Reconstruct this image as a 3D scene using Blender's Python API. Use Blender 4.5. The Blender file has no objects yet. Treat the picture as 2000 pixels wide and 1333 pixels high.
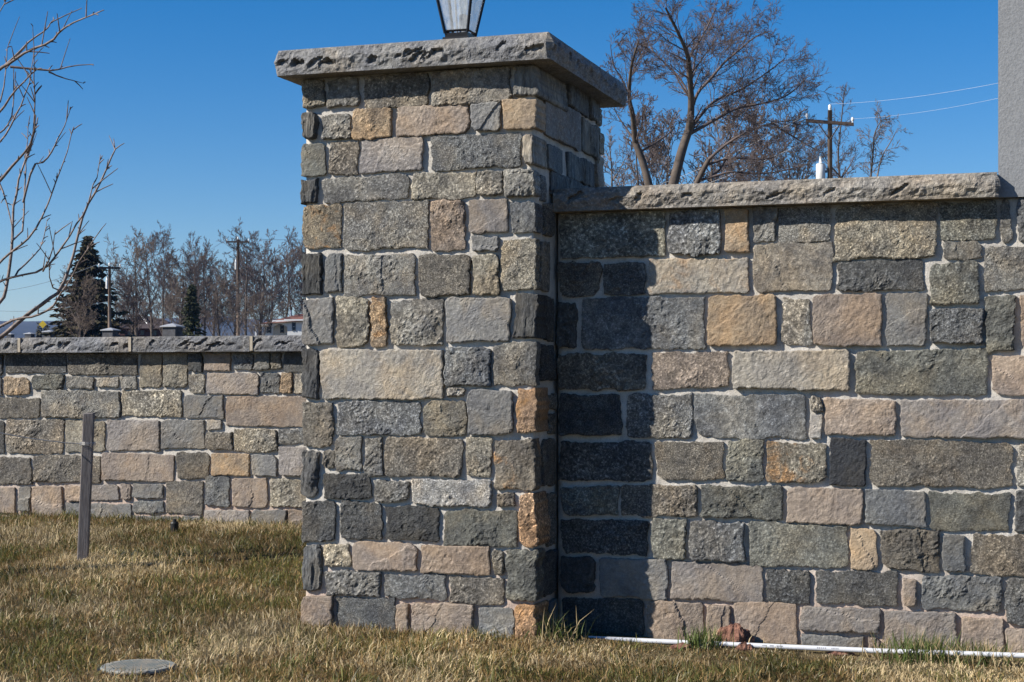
import bpy, math, random
import numpy as np
from mathutils import Vector

# ------------------------------------------------------------------ camera, sky, sun, exposure
F = 3175.0            # focal length in photo pixels (photo is 2000 px wide)
HZ = 740.0            # photo row of the eye level
YAW = math.radians(18.3)
EYE = 0.9
CO, SI = math.cos(YAW), math.sin(YAW)
sc = bpy.context.scene
C = sc.collection

cam_d = bpy.data.cameras.new('camera')
cam = bpy.data.objects.new('camera', cam_d); C.objects.link(cam)
cam.location = (0, 0, EYE); cam.rotation_euler = (math.radians(90), 0, YAW)
cam_d.sensor_width = 36.0; cam_d.lens = F / 2000 * 36.0
cam_d.shift_y = (HZ - 666.5) / 2000
cam_d.clip_start = 0.05; cam_d.clip_end = 30000
sc.camera = cam

SUN_EL = math.radians(35)
SUN_H = (-0.814, -0.580)                       # horizontal direction towards the sun
world = bpy.data.worlds.new('World'); sc.world = world; world.use_nodes = True
wn = world.node_tree; wn.nodes.clear()
sky = wn.nodes.new('ShaderNodeTexSky'); sky.sky_type = 'NISHITA'; sky.sun_disc = False
sky.sun_elevation = SUN_EL
sky.sun_rotation = math.atan2(SUN_H[0], SUN_H[1])
sky.altitude = 300; sky.air_density = 1.0; sky.dust_density = 0.1; sky.ozone_density = 1.6
bg = wn.nodes.new('ShaderNodeBackground'); bg.inputs['Strength'].default_value = 0.063
wo = wn.nodes.new('ShaderNodeOutputWorld')
hs = wn.nodes.new('ShaderNodeHueSaturation'); hs.inputs['Saturation'].default_value = 1.42
tint = wn.nodes.new('ShaderNodeMix'); tint.data_type = 'RGBA'; tint.blend_type = 'MULTIPLY'; tint.inputs[0].default_value = 1.0
tint.inputs[7].default_value = (0.90, 0.96, 1.13, 1)
wn.links.new(sky.outputs[0], tint.inputs[6]); wn.links.new(tint.outputs[2], hs.inputs['Color']); wn.links.new(hs.outputs[0], bg.inputs[0]); wn.links.new(bg.outputs[0], wo.inputs[0])

sun_d = bpy.data.lights.new('sun', 'SUN'); sun_d.energy = 5.0; sun_d.angle = math.radians(0.53)
sun_d.color = (1.0, 0.95, 0.87)
sun = bpy.data.objects.new('sun', sun_d); C.objects.link(sun)
sd = Vector((SUN_H[0] * math.cos(SUN_EL), SUN_H[1] * math.cos(SUN_EL), math.sin(SUN_EL)))
sun.rotation_euler = sd.to_track_quat('Z', 'Y').to_euler(); sun.location = (-6, -4, 8)

vs = sc.view_settings
vs.view_transform = 'Standard'; vs.look = 'None'; vs.gamma = 1.0; vs.use_curve_mapping = False
vs.exposure = 0.70
sc.cycles.max_bounces = 8; sc.cycles.transparent_max_bounces = 16

# ------------------------------------------------------------------ pixel -> place
def ray(px, py):
    a = (px - 1000) / F; b = (HZ - py) / F
    return (a * CO - SI, a * SI + CO, b)
def at_y(px, py, Y):
    d = ray(px, py); t = Y / d[1]
    return Vector((d[0] * t, Y, EYE + d[2] * t))
def at_x(px, py, X):
    d = ray(px, py); t = X / d[0]
    return Vector((X, d[1] * t, EYE + d[2] * t))
def at_d(px, py, t):
    d = ray(px, py)
    return Vector((d[0] * t, d[1] * t, EYE + d[2] * t))

# ------------------------------------------------------------------ numpy noise
_T = np.random.RandomState(11).rand(256, 256).astype(np.float64)
def vnoise(x, y):
    xi = np.floor(x).astype(int); yi = np.floor(y).astype(int)
    fx = x - xi; fy = y - yi
    fx = fx * fx * (3 - 2 * fx); fy = fy * fy * (3 - 2 * fy)
    a = _T[xi & 255, yi & 255]; b = _T[(xi + 1) & 255, yi & 255]
    c = _T[xi & 255, (yi + 1) & 255]; d = _T[(xi + 1) & 255, (yi + 1) & 255]
    return (a * (1 - fx) + b * fx) * (1 - fy) + (c * (1 - fx) + d * fx) * fy - 0.5
def fbm(x, y, o=4, g=0.5):
    s = 0; a = 1.0
    for i in range(o):
        s = s + a * vnoise(x + 17.3 * i, y + 9.1 * i); x = x * 2.03; y = y * 2.03; a *= g
    return s

# ------------------------------------------------------------------ materials
def mat(name):
    m = bpy.data.materials.new(name); m.use_nodes = True
    nt = m.node_tree; b = nt.nodes['Principled BSDF']
    b.inputs['Specular IOR Level'].default_value = 0.3
    return m, nt, b
def N(nt, t, **kw):
    n = nt.nodes.new(t)
    for k, v in kw.items():
        if k in n.inputs: n.inputs[k].default_value = v
        else: setattr(n, k, v)
    return n
def ramp(nt, src, stops):
    r = nt.nodes.new('ShaderNodeValToRGB'); e = r.color_ramp.elements
    while len(e) < len(stops): e.new(0.5)
    for i, (p, c) in enumerate(stops):
        e[i].position = p; e[i].color = (*c, 1) if len(c) == 3 else c
    nt.links.new(src, r.inputs[0]); return r
def mixc(nt, fac, a, b, mode='MIX'):
    m = nt.nodes.new('ShaderNodeMix'); m.data_type = 'RGBA'; m.blend_type = mode
    for sock, v in ((m.inputs[0], fac), (m.inputs[6], a), (m.inputs[7], b)):
        if isinstance(v, (int, float)): sock.default_value = v
        elif isinstance(v, tuple): sock.default_value = (*v, 1)
        else: nt.links.new(v, sock)
    return m.outputs[2]
def bump(nt, b, h, strength, dist, prev=None):
    n = N(nt, 'ShaderNodeBump', Strength=strength, Distance=dist)
    nt.links.new(h, n.inputs['Height'])
    if prev: nt.links.new(prev.outputs[0], n.inputs['Normal'])
    nt.links.new(n.outputs[0], b.inputs['Normal']); return n
def rand_coords(nt):
    tc = N(nt, 'ShaderNodeTexCoord'); oi = N(nt, 'ShaderNodeObjectInfo')
    mu = N(nt, 'ShaderNodeMath', operation='MULTIPLY'); mu.inputs[1].default_value = 37.0
    nt.links.new(oi.outputs['Random'], mu.inputs[0])
    ad = N(nt, 'ShaderNodeVectorMath', operation='ADD')
    nt.links.new(tc.outputs['Object'], ad.inputs[0]); nt.links.new(mu.outputs[0], ad.inputs[1])
    mr = N(nt, 'ShaderNodeMapRange'); mr.inputs[3].default_value = 0.55; mr.inputs[4].default_value = 1.55
    h = N(nt, 'ShaderNodeMath', operation='MULTIPLY'); h.inputs[1].default_value = 13.7; nt.links.new(oi.outputs['Random'], h.inputs[0])
    fr = N(nt, 'ShaderNodeMath', operation='FRACT'); nt.links.new(h.outputs[0], fr.inputs[0]); nt.links.new(fr.outputs[0], mr.inputs[0])
    sc_ = N(nt, 'ShaderNodeVectorMath', operation='SCALE'); nt.links.new(ad.outputs[0], sc_.inputs[0]); nt.links.new(mr.outputs[0], sc_.inputs['Scale'])
    return sc_.outputs[0], oi

def stone_mat(name, grain, fleck, patch, bscale, bstr, rust=0.0, stri=False, rough=0.75):
    m, nt, b = mat(name); v, oi = rand_coords(nt); col = oi.outputs['Color']
    if stri:
        mp = N(nt, 'ShaderNodeMapping'); mp.inputs['Scale'].default_value = (1.0, 1.0, 0.22)
        nt.links.new(v, mp.inputs[0]); vv = mp.outputs[0]
    else: vv = v
    big = N(nt, 'ShaderNodeTexNoise', Scale=9.0, Detail=5.0, Roughness=0.6); nt.links.new(v, big.inputs['Vector'])
    mid = N(nt, 'ShaderNodeTexNoise', Scale=48.0, Detail=5.0, Roughness=0.75); nt.links.new(vv, mid.inputs['Vector'])
    fine = N(nt, 'ShaderNodeTexNoise', Scale=150.0, Detail=4.0, Roughness=0.8); nt.links.new(vv, fine.inputs['Vector'])
    lo, hi = 1 - patch, 1 + patch
    c = mixc(nt, 1.0, col, ramp(nt, big.outputs[0], [(0.36, (lo, lo, lo * 1.03)), (0.64, (hi, hi * .97, hi * .91))]).outputs[0], 'MULTIPLY')
    lo, hi = 1 - grain, 1 + grain
    c = mixc(nt, 1.0, c, ramp(nt, mid.outputs[0], [(0.38, (lo, lo, lo)), (0.62, (hi, hi, hi))]).outputs[0], 'MULTIPLY')
    wp = N(nt, 'ShaderNodeTexNoise', Scale=5.5, Detail=6.0, Roughness=0.62, Distortion=0.4); nt.links.new(v, wp.inputs['Vector'])
    wf = ramp(nt, wp.outputs[0], [(0.46, (0, 0, 0)), (0.62, (0.8, 0.8, 0.8))])
    c = mixc(nt, wf.outputs[0], c, mixc(nt, 1.0, c, (1.16, 1.03, 0.87), 'MULTIPLY'))
    dk = N(nt, 'ShaderNodeTexNoise', Scale=17.0, Detail=7.0, Roughness=0.7, Distortion=0.8); nt.links.new(v, dk.inputs['Vector'])
    df = ramp(nt, dk.outputs[0], [(0.34, (0.62, 0.63, 0.65)), (0.47, (1, 1, 1)), (0.58, (1, 1, 1)), (0.68, (1.35, 1.34, 1.3))])
    c = mixc(nt, 0.9 if fleck > .25 else 0.45, c, mixc(nt, 1.0, c, df.outputs[0], 'MULTIPLY'))
    # per-stone warm / cool drift
    hsv = N(nt, 'ShaderNodeHueSaturation')
    d = N(nt, 'ShaderNodeMapRange'); d.inputs[3].default_value = 0.85; d.inputs[4].default_value = 1.15
    nt.links.new(oi.outputs['Random'], d.inputs[0]); nt.links.new(d.outputs[0], hsv.inputs['Value']); nt.links.new(c, hsv.inputs['Color']); c = hsv.outputs[0]
    if rust:
        rn = N(nt, 'ShaderNodeTexNoise', Scale=14.0, Detail=6.0, Roughness=0.65, Distortion=0.6); nt.links.new(v, rn.inputs['Vector'])
        rf = ramp(nt, rn.outputs[0], [(0.52, (0, 0, 0)), (0.66, (rust, rust, rust))])
        c = mixc(nt, rf.outputs[0], c, (0.36, 0.19, 0.07))
    if fleck:
        fl = ramp(nt, fine.outputs[0], [(0.36, (max(.3, 1 - 1.1 * fleck),) * 3), (0.48, (.93, .93, .93)), (0.54, (1, 1, 1)), (0.63, (1 + 3.2 * fleck,) * 3)])
        h = N(nt, 'ShaderNodeMath', operation='MULTIPLY'); h.inputs[1].default_value = 29.3; nt.links.new(oi.outputs['Random'], h.inputs[0])
        fr = N(nt, 'ShaderNodeMath', operation='FRACT'); nt.links.new(h.outputs[0], fr.inputs[0])
        fm = N(nt, 'ShaderNodeMapRange'); fm.inputs[3].default_value = 0.3; fm.inputs[4].default_value = 1.0; nt.links.new(fr.outputs[0], fm.inputs[0])
        c = mixc(nt, fm.outputs[0], c, fl.outputs[0], 'MULTIPLY')
        rr = ramp(nt, fine.outputs[0], [(0.5, (rough,) * 3), (0.64, (0.36,) * 3)])
        nt.links.new(rr.outputs[0], b.inputs['Roughness'])
    else: b.inputs['Roughness'].default_value = rough
    nt.links.new(c, b.inputs['Base Color'])
    b1 = bump(nt, b, mid.outputs[0], bstr, bscale)
    bump(nt, b, fine.outputs[0], bstr, bscale * 0.5, b1)
    return m
M = {}
M['gneiss'] = stone_mat('gneiss', 0.34, 0.7, 0.28, 0.014, 0.8)
M['gneiss_rust'] = stone_mat('gneiss_rust', 0.34, 0.7, 0.28, 0.014, 0.8, rust=0.75)
M['sandstone'] = stone_mat('sandstone', 0.14, 0.17, 0.2, 0.007, 0.7)
M['sandstone_rust'] = stone_mat('sandstone_rust', 0.14, 0.17, 0.22, 0.007, 0.7, rust=0.4)
M['split_stone'] = stone_mat('split_stone', 0.35, 0.2, 0.25, 0.016, 0.9, stri=True)
M['split_rust'] = stone_mat('split_rust', 0.30, 0.2, 0.3, 0.014, 0.9, rust=0.4, stri=True)
M['cap'] = stone_mat('capstone_granite', 0.2, 0.3, 0.12, 0.010, 0.9)
M['cap_rust'] = stone_mat('capstone_granite_stained', 0.2, 0.3, 0.15, 0.010, 0.9, rust=0.12)

def simple(name, col, rough=0.7, var=0.15, scale=12.0, bstr=0.0, bdist=0.004, metal=0.0, c2=None):
    m, nt, b = mat(name)
    tc = N(nt, 'ShaderNodeTexCoord'); n = N(nt, 'ShaderNodeTexNoise', Scale=scale, Detail=6.0, Roughness=0.65)
    nt.links.new(tc.outputs['Object'], n.inputs['Vector'])
    a = tuple(x * (1 - var) for x in col); z = c2 or tuple(min(1, x * (1 + var)) for x in col)
    r = ramp(nt, n.outputs[0], [(0.35, a), (0.65, z)])
    nt.links.new(r.outputs[0], b.inputs['Base Color'])
    b.inputs['Roughness'].default_value = rough; b.inputs['Metallic'].default_value = metal
    if bstr: bump(nt, b, n.outputs[0], bstr, bdist)
    return m
def mortar_mat():
    m, nt, b = mat('mortar'); tc = N(nt, 'ShaderNodeTexCoord')
    n = N(nt, 'ShaderNodeTexNoise', Scale=18.0, Detail=6.0, Roughness=0.7); nt.links.new(tc.outputs['Object'], n.inputs['Vector'])
    f = N(nt, 'ShaderNodeTexNoise', Scale=260.0, Detail=3.0, Roughness=0.7); nt.links.new(tc.outputs['Object'], f.inputs['Vector'])
    r = ramp(nt, n.outputs[0], [(0.28, (0.36, 0.325, 0.28)), (0.5, (0.50, 0.465, 0.41)), (0.72, (0.60, 0.56, 0.50))])
    # red clay splash near the ground
    sp = N(nt, 'ShaderNodeSeparateXYZ'); nt.links.new(tc.outputs['Object'], sp.inputs[0])
    mr = N(nt, 'ShaderNodeMapRange'); mr.inputs[1].default_value = 0.34; mr.inputs[2].default_value = 0.06; nt.links.new(sp.outputs[2], mr.inputs[0])
    ml = N(nt, 'ShaderNodeMath', operation='MULTIPLY'); nt.links.new(mr.outputs[0], ml.inputs[0]); nt.links.new(n.outputs[0], ml.inputs[1])
    c = mixc(nt, ml.outputs[0], r.outputs[0], (0.42, 0.24, 0.16))
    c = mixc(nt, 1.0, c, ramp(nt, f.outputs[0], [(0.35, (.8, .8, .8)), (0.65, (1.12, 1.12, 1.12))]).outputs[0], 'MULTIPLY')
    nt.links.new(c, b.inputs['Base Color']); b.inputs['Roughness'].default_value = 0.9
    b1 = bump(nt, b, n.outputs[0], 0.6, 0.012); bump(nt, b, f.outputs[0], 0.6, 0.003, b1)
    return m
M['mortar'] = mortar_mat()
M['joint'] = simple('tan_joint_mortar', (0.36, 0.31, 0.24), 0.9, 0.15, 60, 0.6)
M['bark'] = simple('grey_brown_bark', (0.095, 0.075, 0.060), 0.9, 0.35, 3.0)
M['twig'] = simple('purple_brown_twigs', (0.108, 0.084, 0.078), 0.9, 0.3, 2.0)
M['twig2'] = simple('grey_brown_twigs', (0.165, 0.130, 0.108), 0.9, 0.3, 2.0)
M['young_bark'] = simple('young_tree_bark', (0.17, 0.13, 0.112), 0.6, 0.5, 45.0)
M['needles'] = simple('spruce_needles', (0.028, 0.030, 0.016), 0.8, 0.4, 1.2, c2=(0.085, 0.068, 0.030))
M['cedar'] = simple('arborvitae_foliage', (0.045, 0.050, 0.020), 0.8, 0.4, 2.0)
M['pole_wood'] = simple('utility_pole_wood', (0.17, 0.125, 0.095), 0.85, 0.3, 3.0)
M['dark_wood'] = simple('crossarm_wood', (0.07, 0.05, 0.04), 0.85, 0.3, 3.0)
M['porcelain'] = simple('white_porcelain', (0.75, 0.75, 0.73), 0.3, 0.05)
M['tank_paint'] = simple('pale_tank_paint', (0.68, 0.68, 0.66), 0.45, 0.1, 4.0)
M['wire'] = simple('aluminium_wire', (0.55, 0.56, 0.58), 0.4, 0.1, 1.0)
M['dark_wire'] = simple('dark_wire', (0.10, 0.12, 0.15), 0.6, 0.1, 1.0)
M['steel_wire'] = simple('galvanised_wire', (0.45, 0.44, 0.42), 0.4, 0.15, 30.0, metal=0.6)
M['black_metal'] = simple('black_lantern_metal', (0.012, 0.012, 0.014), 0.38, 0.2, 20.0)
M['pvc'] = simple('white_pvc', (0.52, 0.53, 0.55), 0.35, 0.06, 30.0)
M['pvc_print'] = simple('grey_pipe_print', (0.25, 0.25, 0.27), 0.6, 0.2, 60.0)
M['clay'] = simple('red_clay', (0.21, 0.105, 0.073), 0.95, 0.45, 55.0, 1.0, 0.02)
M['stake'] = None
M['white_wall'] = simple('white_siding', (0.72, 0.72, 0.70), 0.6, 0.06, 2.0)
M['trim'] = simple('white_trim', (0.78, 0.78, 0.77), 0.5, 0.04, 2.0)
M['roof'] = simple('brown_red_roof', (0.17, 0.075, 0.055), 0.85, 0.3, 2.0)
M['dark_roof'] = simple('dark_roof', (0.06, 0.045, 0.045), 0.85, 0.3, 2.0)
M['window_glass'] = simple('dark_window', (0.04, 0.05, 0.06), 0.15, 0.1, 1.0)
M['shutter'] = simple('slate_shutter', (0.06, 0.08, 0.10), 0.6, 0.1, 3.0)
M['barn'] = simple('maroon_boards', (0.06, 0.028, 0.026), 0.8, 0.2, 2.0)
M['pier_body'] = simple('far_pier_stone', (0.06, 0.06, 0.065), 0.85, 0.4, 4.0)
M['pier_cap'] = simple('far_pier_cap', (0.30, 0.31, 0.33), 0.8, 0.12, 4.0)
M['yellow'] = simple('yellow_sign_paint', (0.55, 0.40, 0.03), 0.5, 0.08, 2.0)
M['lid'] = simple('valve_lid_plastic', (0.20, 0.24, 0.24), 0.7, 0.3, 25.0, 0.4, c2=(0.30, 0.27, 0.22))
M['black_plastic'] = simple('black_plastic', (0.015, 0.015, 0.015), 0.5, 0.2, 20.0)
M['green_strap'] = simple('green_strap', (0.02, 0.06, 0.045), 0.7, 0.2, 20.0)
M['hill'] = simple('wooded_hill', (0.045, 0.042, 0.035), 0.95, 0.35, 0.01)

def stake_mat():
    m, nt, b = mat('weathered_stake'); tc = N(nt, 'ShaderNodeTexCoord')
    mp = N(nt, 'ShaderNodeMapping'); mp.inputs['Scale'].default_value = (60, 60, 3); nt.links.new(tc.outputs['Object'], mp.inputs[0])
    n = N(nt, 'ShaderNodeTexNoise', Scale=2.5, Detail=7.0, Roughness=0.7); nt.links.new(mp.outputs[0], n.inputs['Vector'])
    r = ramp(nt, n.outputs[0], [(0.3, (0.10, 0.085, 0.08)), (0.7, (0.25, 0.225, 0.215))]); nt.links.new(r.outputs[0], b.inputs['Base Color'])
    b.inputs['Roughness'].default_value = 0.85; bump(nt, b, n.outputs[0], 0.6, 0.004); return m
M['stake'] = stake_mat()
def stucco_mat():
    m, nt, b = mat('grey_stucco'); tc = N(nt, 'ShaderNodeTexCoord')
    n = N(nt, 'ShaderNodeTexNoise', Scale=130.0, Detail=3.0, Roughness=0.6); nt.links.new(tc.outputs['Object'], n.inputs['Vector'])
    g = N(nt, 'ShaderNodeTexNoise', Scale=6.0, Detail=4.0); nt.links.new(tc.outputs['Object'], g.inputs['Vector'])
    r = ramp(nt, n.outputs[0], [(0.3, (0.19, 0.195, 0.20)), (0.7, (0.26, 0.265, 0.27))])
    c = mixc(nt, 1.0, r.outputs[0], ramp(nt, g.outputs[0], [(0.3, (.93, .93, .93)), (0.7, (1.06, 1.06, 1.06))]).outputs[0], 'MULTIPLY')
    nt.links.new(c, b.inputs['Base Color']); b.inputs['Roughness'].default_value = 0.9; bump(nt, b, n.outputs[0], 0.5, 0.004); return m
M['stucco'] = stucco_mat()
def lawn_mat():
    m, nt, b = mat('lawn_soil'); tc = N(nt, 'ShaderNodeTexCoord')
    n = N(nt, 'ShaderNodeTexNoise', Scale=2.2, Detail=8.0, Roughness=0.7); nt.links.new(tc.outputs['Object'], n.inputs['Vector'])
    f = N(nt, 'ShaderNodeTexNoise', Scale=90.0, Detail=4.0, Roughness=0.7); nt.links.new(tc.outputs['Object'], f.inputs['Vector'])
    r = ramp(nt, n.outputs[0], [(0.3, (0.085, 0.075, 0.028)), (0.55, (0.15, 0.11, 0.05)), (0.75, (0.20, 0.145, 0.075))])
    c = mixc(nt, 1.0, r.outputs[0], ramp(nt, f.outputs[0], [(0.35, (.5, .5, .5)), (0.65, (1.3, 1.3, 1.3))]).outputs[0], 'MULTIPLY')
    nt.links.new(c, b.inputs['Base Color']); b.inputs['Roughness'].default_value = 0.95; bump(nt, b, f.outputs[0], 0.8, 0.02); return m
M['lawn'] = lawn_mat()
def grass_mat():
    m, nt, b = mat('grass_blades'); a = N(nt, 'ShaderNodeAttribute', attribute_name='Col')
    nt.links.new(a.outputs['Color'], b.inputs['Base Color']); b.inputs['Roughness'].default_value = 0.55
    tr = N(nt, 'ShaderNodeBsdfTranslucent'); nt.links.new(a.outputs['Color'], tr.inputs['Color'])
    mx = N(nt, 'ShaderNodeMixShader'); mx.inputs[0].default_value = 0.25
    nt.links.new(b.outputs[0], mx.inputs[1]); nt.links.new(tr.outputs[0], mx.inputs[2])
    nt.links.new(mx.outputs[0], nt.nodes['Material Output'].inputs['Surface']); return m
M['grass'] = grass_mat()
def glass_mat():
    m, nt, b = mat('seeded_glass'); tc = N(nt, 'ShaderNodeTexCoord')
    mp = N(nt, 'ShaderNodeMapping'); mp.inputs['Scale'].default_value = (1, 1, 0.3); nt.links.new(tc.outputs['Object'], mp.inputs[0])
    n = N(nt, 'ShaderNodeTexNoise', Scale=90.0, Detail=4.0); nt.links.new(mp.outputs[0], n.inputs['Vector'])
    b.inputs['Base Color'].default_value = (0.62, 0.64, 0.64, 1); b.inputs['Roughness'].default_value = 0.12
    bn = bump(nt, b, n.outputs[0], 0.5, 0.004)
    t = N(nt, 'ShaderNodeBsdfTransparent'); t.inputs[0].default_value = (0.93, 0.95, 0.95, 1)
    mx = N(nt, 'ShaderNodeMixShader'); r = ramp(nt, n.outputs[0], [(0.35, (.3, .3, .3)), (0.7, (.6, .6, .6))])
    nt.links.new(r.outputs[0], mx.inputs[0]); nt.links.new(t.outputs[0], mx.inputs[1]); nt.links.new(b.outputs[0], mx.inputs[2])
    nt.links.new(mx.outputs[0], nt.nodes['Material Output'].inputs['Surface']); return m
M['glass'] = glass_mat()

# ------------------------------------------------------------------ mesh helpers
def link(name, me, material, parent=None, loc=(0, 0, 0)):
    o = bpy.data.objects.new(name, me); C.objects.link(o)
    if material is not None and not me.materials: me.materials.append(material)
    o.location = loc
    if parent is not None: o.parent = parent
    return o
def mesh_np(name, verts, quads=None, tris=None, polys=None, smooth=True):
    me = bpy.data.meshes.new(name)
    faces = []
    if quads is not None: faces += np.asarray(quads).tolist()
    if tris is not None: faces += np.asarray(tris).tolist()
    if polys is not None: faces += polys
    me.from_pydata(np.asarray(verts).tolist(), [], faces)
    if smooth: me.polygons.foreach_set('use_smooth', [True] * len(me.polygons))
    me.update(); return me
def thing(name, label, cat, loc=(0, 0, 0), group=None, kind=None):
    o = bpy.data.objects.new(name, None); C.objects.link(o); o.location = loc
    o.empty_display_size = 0.1
    return tag(o, label, cat, group, kind)
def tag(o, label=None, cat=None, group=None, kind=None):
    if label: o['label'] = label
    if cat: o['category'] = cat
    if group: o['group'] = group
    if kind: o['kind'] = kind
    return o
class MB:
    def __init__(s): s.v = []; s.f = []
    def box(s, x0, x1, y0, y1, z0, z1):
        n = len(s.v)
        s.v += [(x0, y0, z0), (x1, y0, z0), (x1, y1, z0), (x0, y1, z0), (x0, y0, z1), (x1, y0, z1), (x1, y1, z1), (x0, y1, z1)]
        s.f += [[n + i for i in q] for q in ((0, 3, 2, 1), (4, 5, 6, 7), (0, 1, 5, 4), (1, 2, 6, 5), (2, 3, 7, 6), (3, 0, 4, 7))]
        return s
    def tube(s, pts, rad, k=6, cap=True):
        pts = np.asarray([tuple(p) for p in pts], float); n = len(pts); base = len(s.v)
        rad = np.full(n, rad) if np.isscalar(rad) else np.asarray(rad, float)
        d = pts[-1] - pts[0]; d /= (np.linalg.norm(d) + 1e-9)
        up = np.array([0, 0, 1.0]) if abs(d[2]) < 0.9 else np.array([1.0, 0, 0])
        a = np.cross(d, up); a /= np.linalg.norm(a); b = np.cross(d, a)
        th = np.arange(k) * 2 * math.pi / k
        ring = np.outer(np.cos(th), a) + np.outer(np.sin(th), b)
        s.v += (pts[:, None, :] + rad[:, None, None] * ring[None]).reshape(-1, 3).tolist()
        for i in range(n - 1):
            o = base + i * k
            for j in range(k):
                j2 = (j + 1) % k
                s.f.append([o + j, o + j2, o + k + j2, o + k + j])
        if cap:
            s.f.append([base + j for j in range(k)]); s.f.append([base + (n - 1) * k + j for j in reversed(range(k))])
        return s
    def prism(s, poly, axis, a0, a1):          # polygon in the two other axes, extruded along axis
        n = len(s.v); k = len(poly)
        for a in (a0, a1):
            for p in poly:
                q = list(p); q.insert(axis, a); s.v.append(tuple(q))
        s.f += [[n + i, n + (i + 1) % k, n + k + (i + 1) % k, n + k + i] for i in range(k)]
        s.f += [[n + i for i in range(k)], [n + k + i for i in reversed(range(k))]]
        return s
    def frustum(s, cx, cy, z0, w0, z1, w1):
        n = len(s.v)
        for z, w in ((z0, w0), (z1, w1)):
            s.v += [(cx - w, cy - w, z), (cx + w, cy - w, z), (cx + w, cy + w, z), (cx - w, cy + w, z)]
        s.f += [[n + i for i in q] for q in ((0, 3, 2, 1), (4, 5, 6, 7), (0, 1, 5, 4), (1, 2, 6, 5), (2, 3, 7, 6), (3, 0, 4, 7))]
        return s
    def obj(s, name, material, parent=None, loc=(0, 0, 0), smooth=False):
        me = bpy.data.meshes.new(name); me.from_pydata(s.v, [], s.f)
        if smooth: me.polygons.foreach_set('use_smooth', [True] * len(me.polygons))
        me.update(); return link(name, me, material, parent, loc)

# ------------------------------------------------------------------ ground
def gz(x, y):
    x = np.asarray(x, float); y = np.asarray(y, float)
    r = np.clip((y - 5.2) / 2.8, 0, 1); r = r * r * (3 - 2 * r)
    left = np.clip((-1.9 - x) / 0.8, 0, 1)
    z = -0.025 + 0.025 * left + r * (0.075 * left + 0.03)
    z = z + 0.02 * fbm(x * 1.7 + 3, y * 1.7, 3) * (y < 40)
    z = z + np.clip(y - 8.6, 0, 260) * 0.0205 + np.clip(y - 270, 0, 1e9) * -0.0015
    return z
def graded(lo, hi, dlo, dhi, fine, grow):
    a = list(np.arange(dlo, dhi, fine)); s = fine; x = a[-1]
    while x < hi: s *= grow; x += s; a.append(min(x, hi))
    s = fine; x = dlo; b = []
    while x > lo: s *= grow; x -= s; b.append(max(x, lo))
    return np.array(b[::-1] + a)
gx = graded(-6500, 6500, -8.5, 3.5, 0.12, 1.28); gy = graded(-300, 6500, 2.5, 9.0, 0.12, 1.28)
GX, GY = np.meshgrid(gx, gy)
gv = np.stack([GX, GY, gz(GX, GY)], -1).reshape(-1, 3)
nx_, ny_ = len(gx), len(gy)
ii = (np.arange(ny_ - 1)[:, None] * nx_ + np.arange(nx_ - 1)[None]).reshape(-1)
tag(link('ground', mesh_np('ground', gv, np.stack([ii, ii + 1, ii + 1 + nx_, ii + nx_], 1)), M['lawn']), kind='structure')

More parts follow.
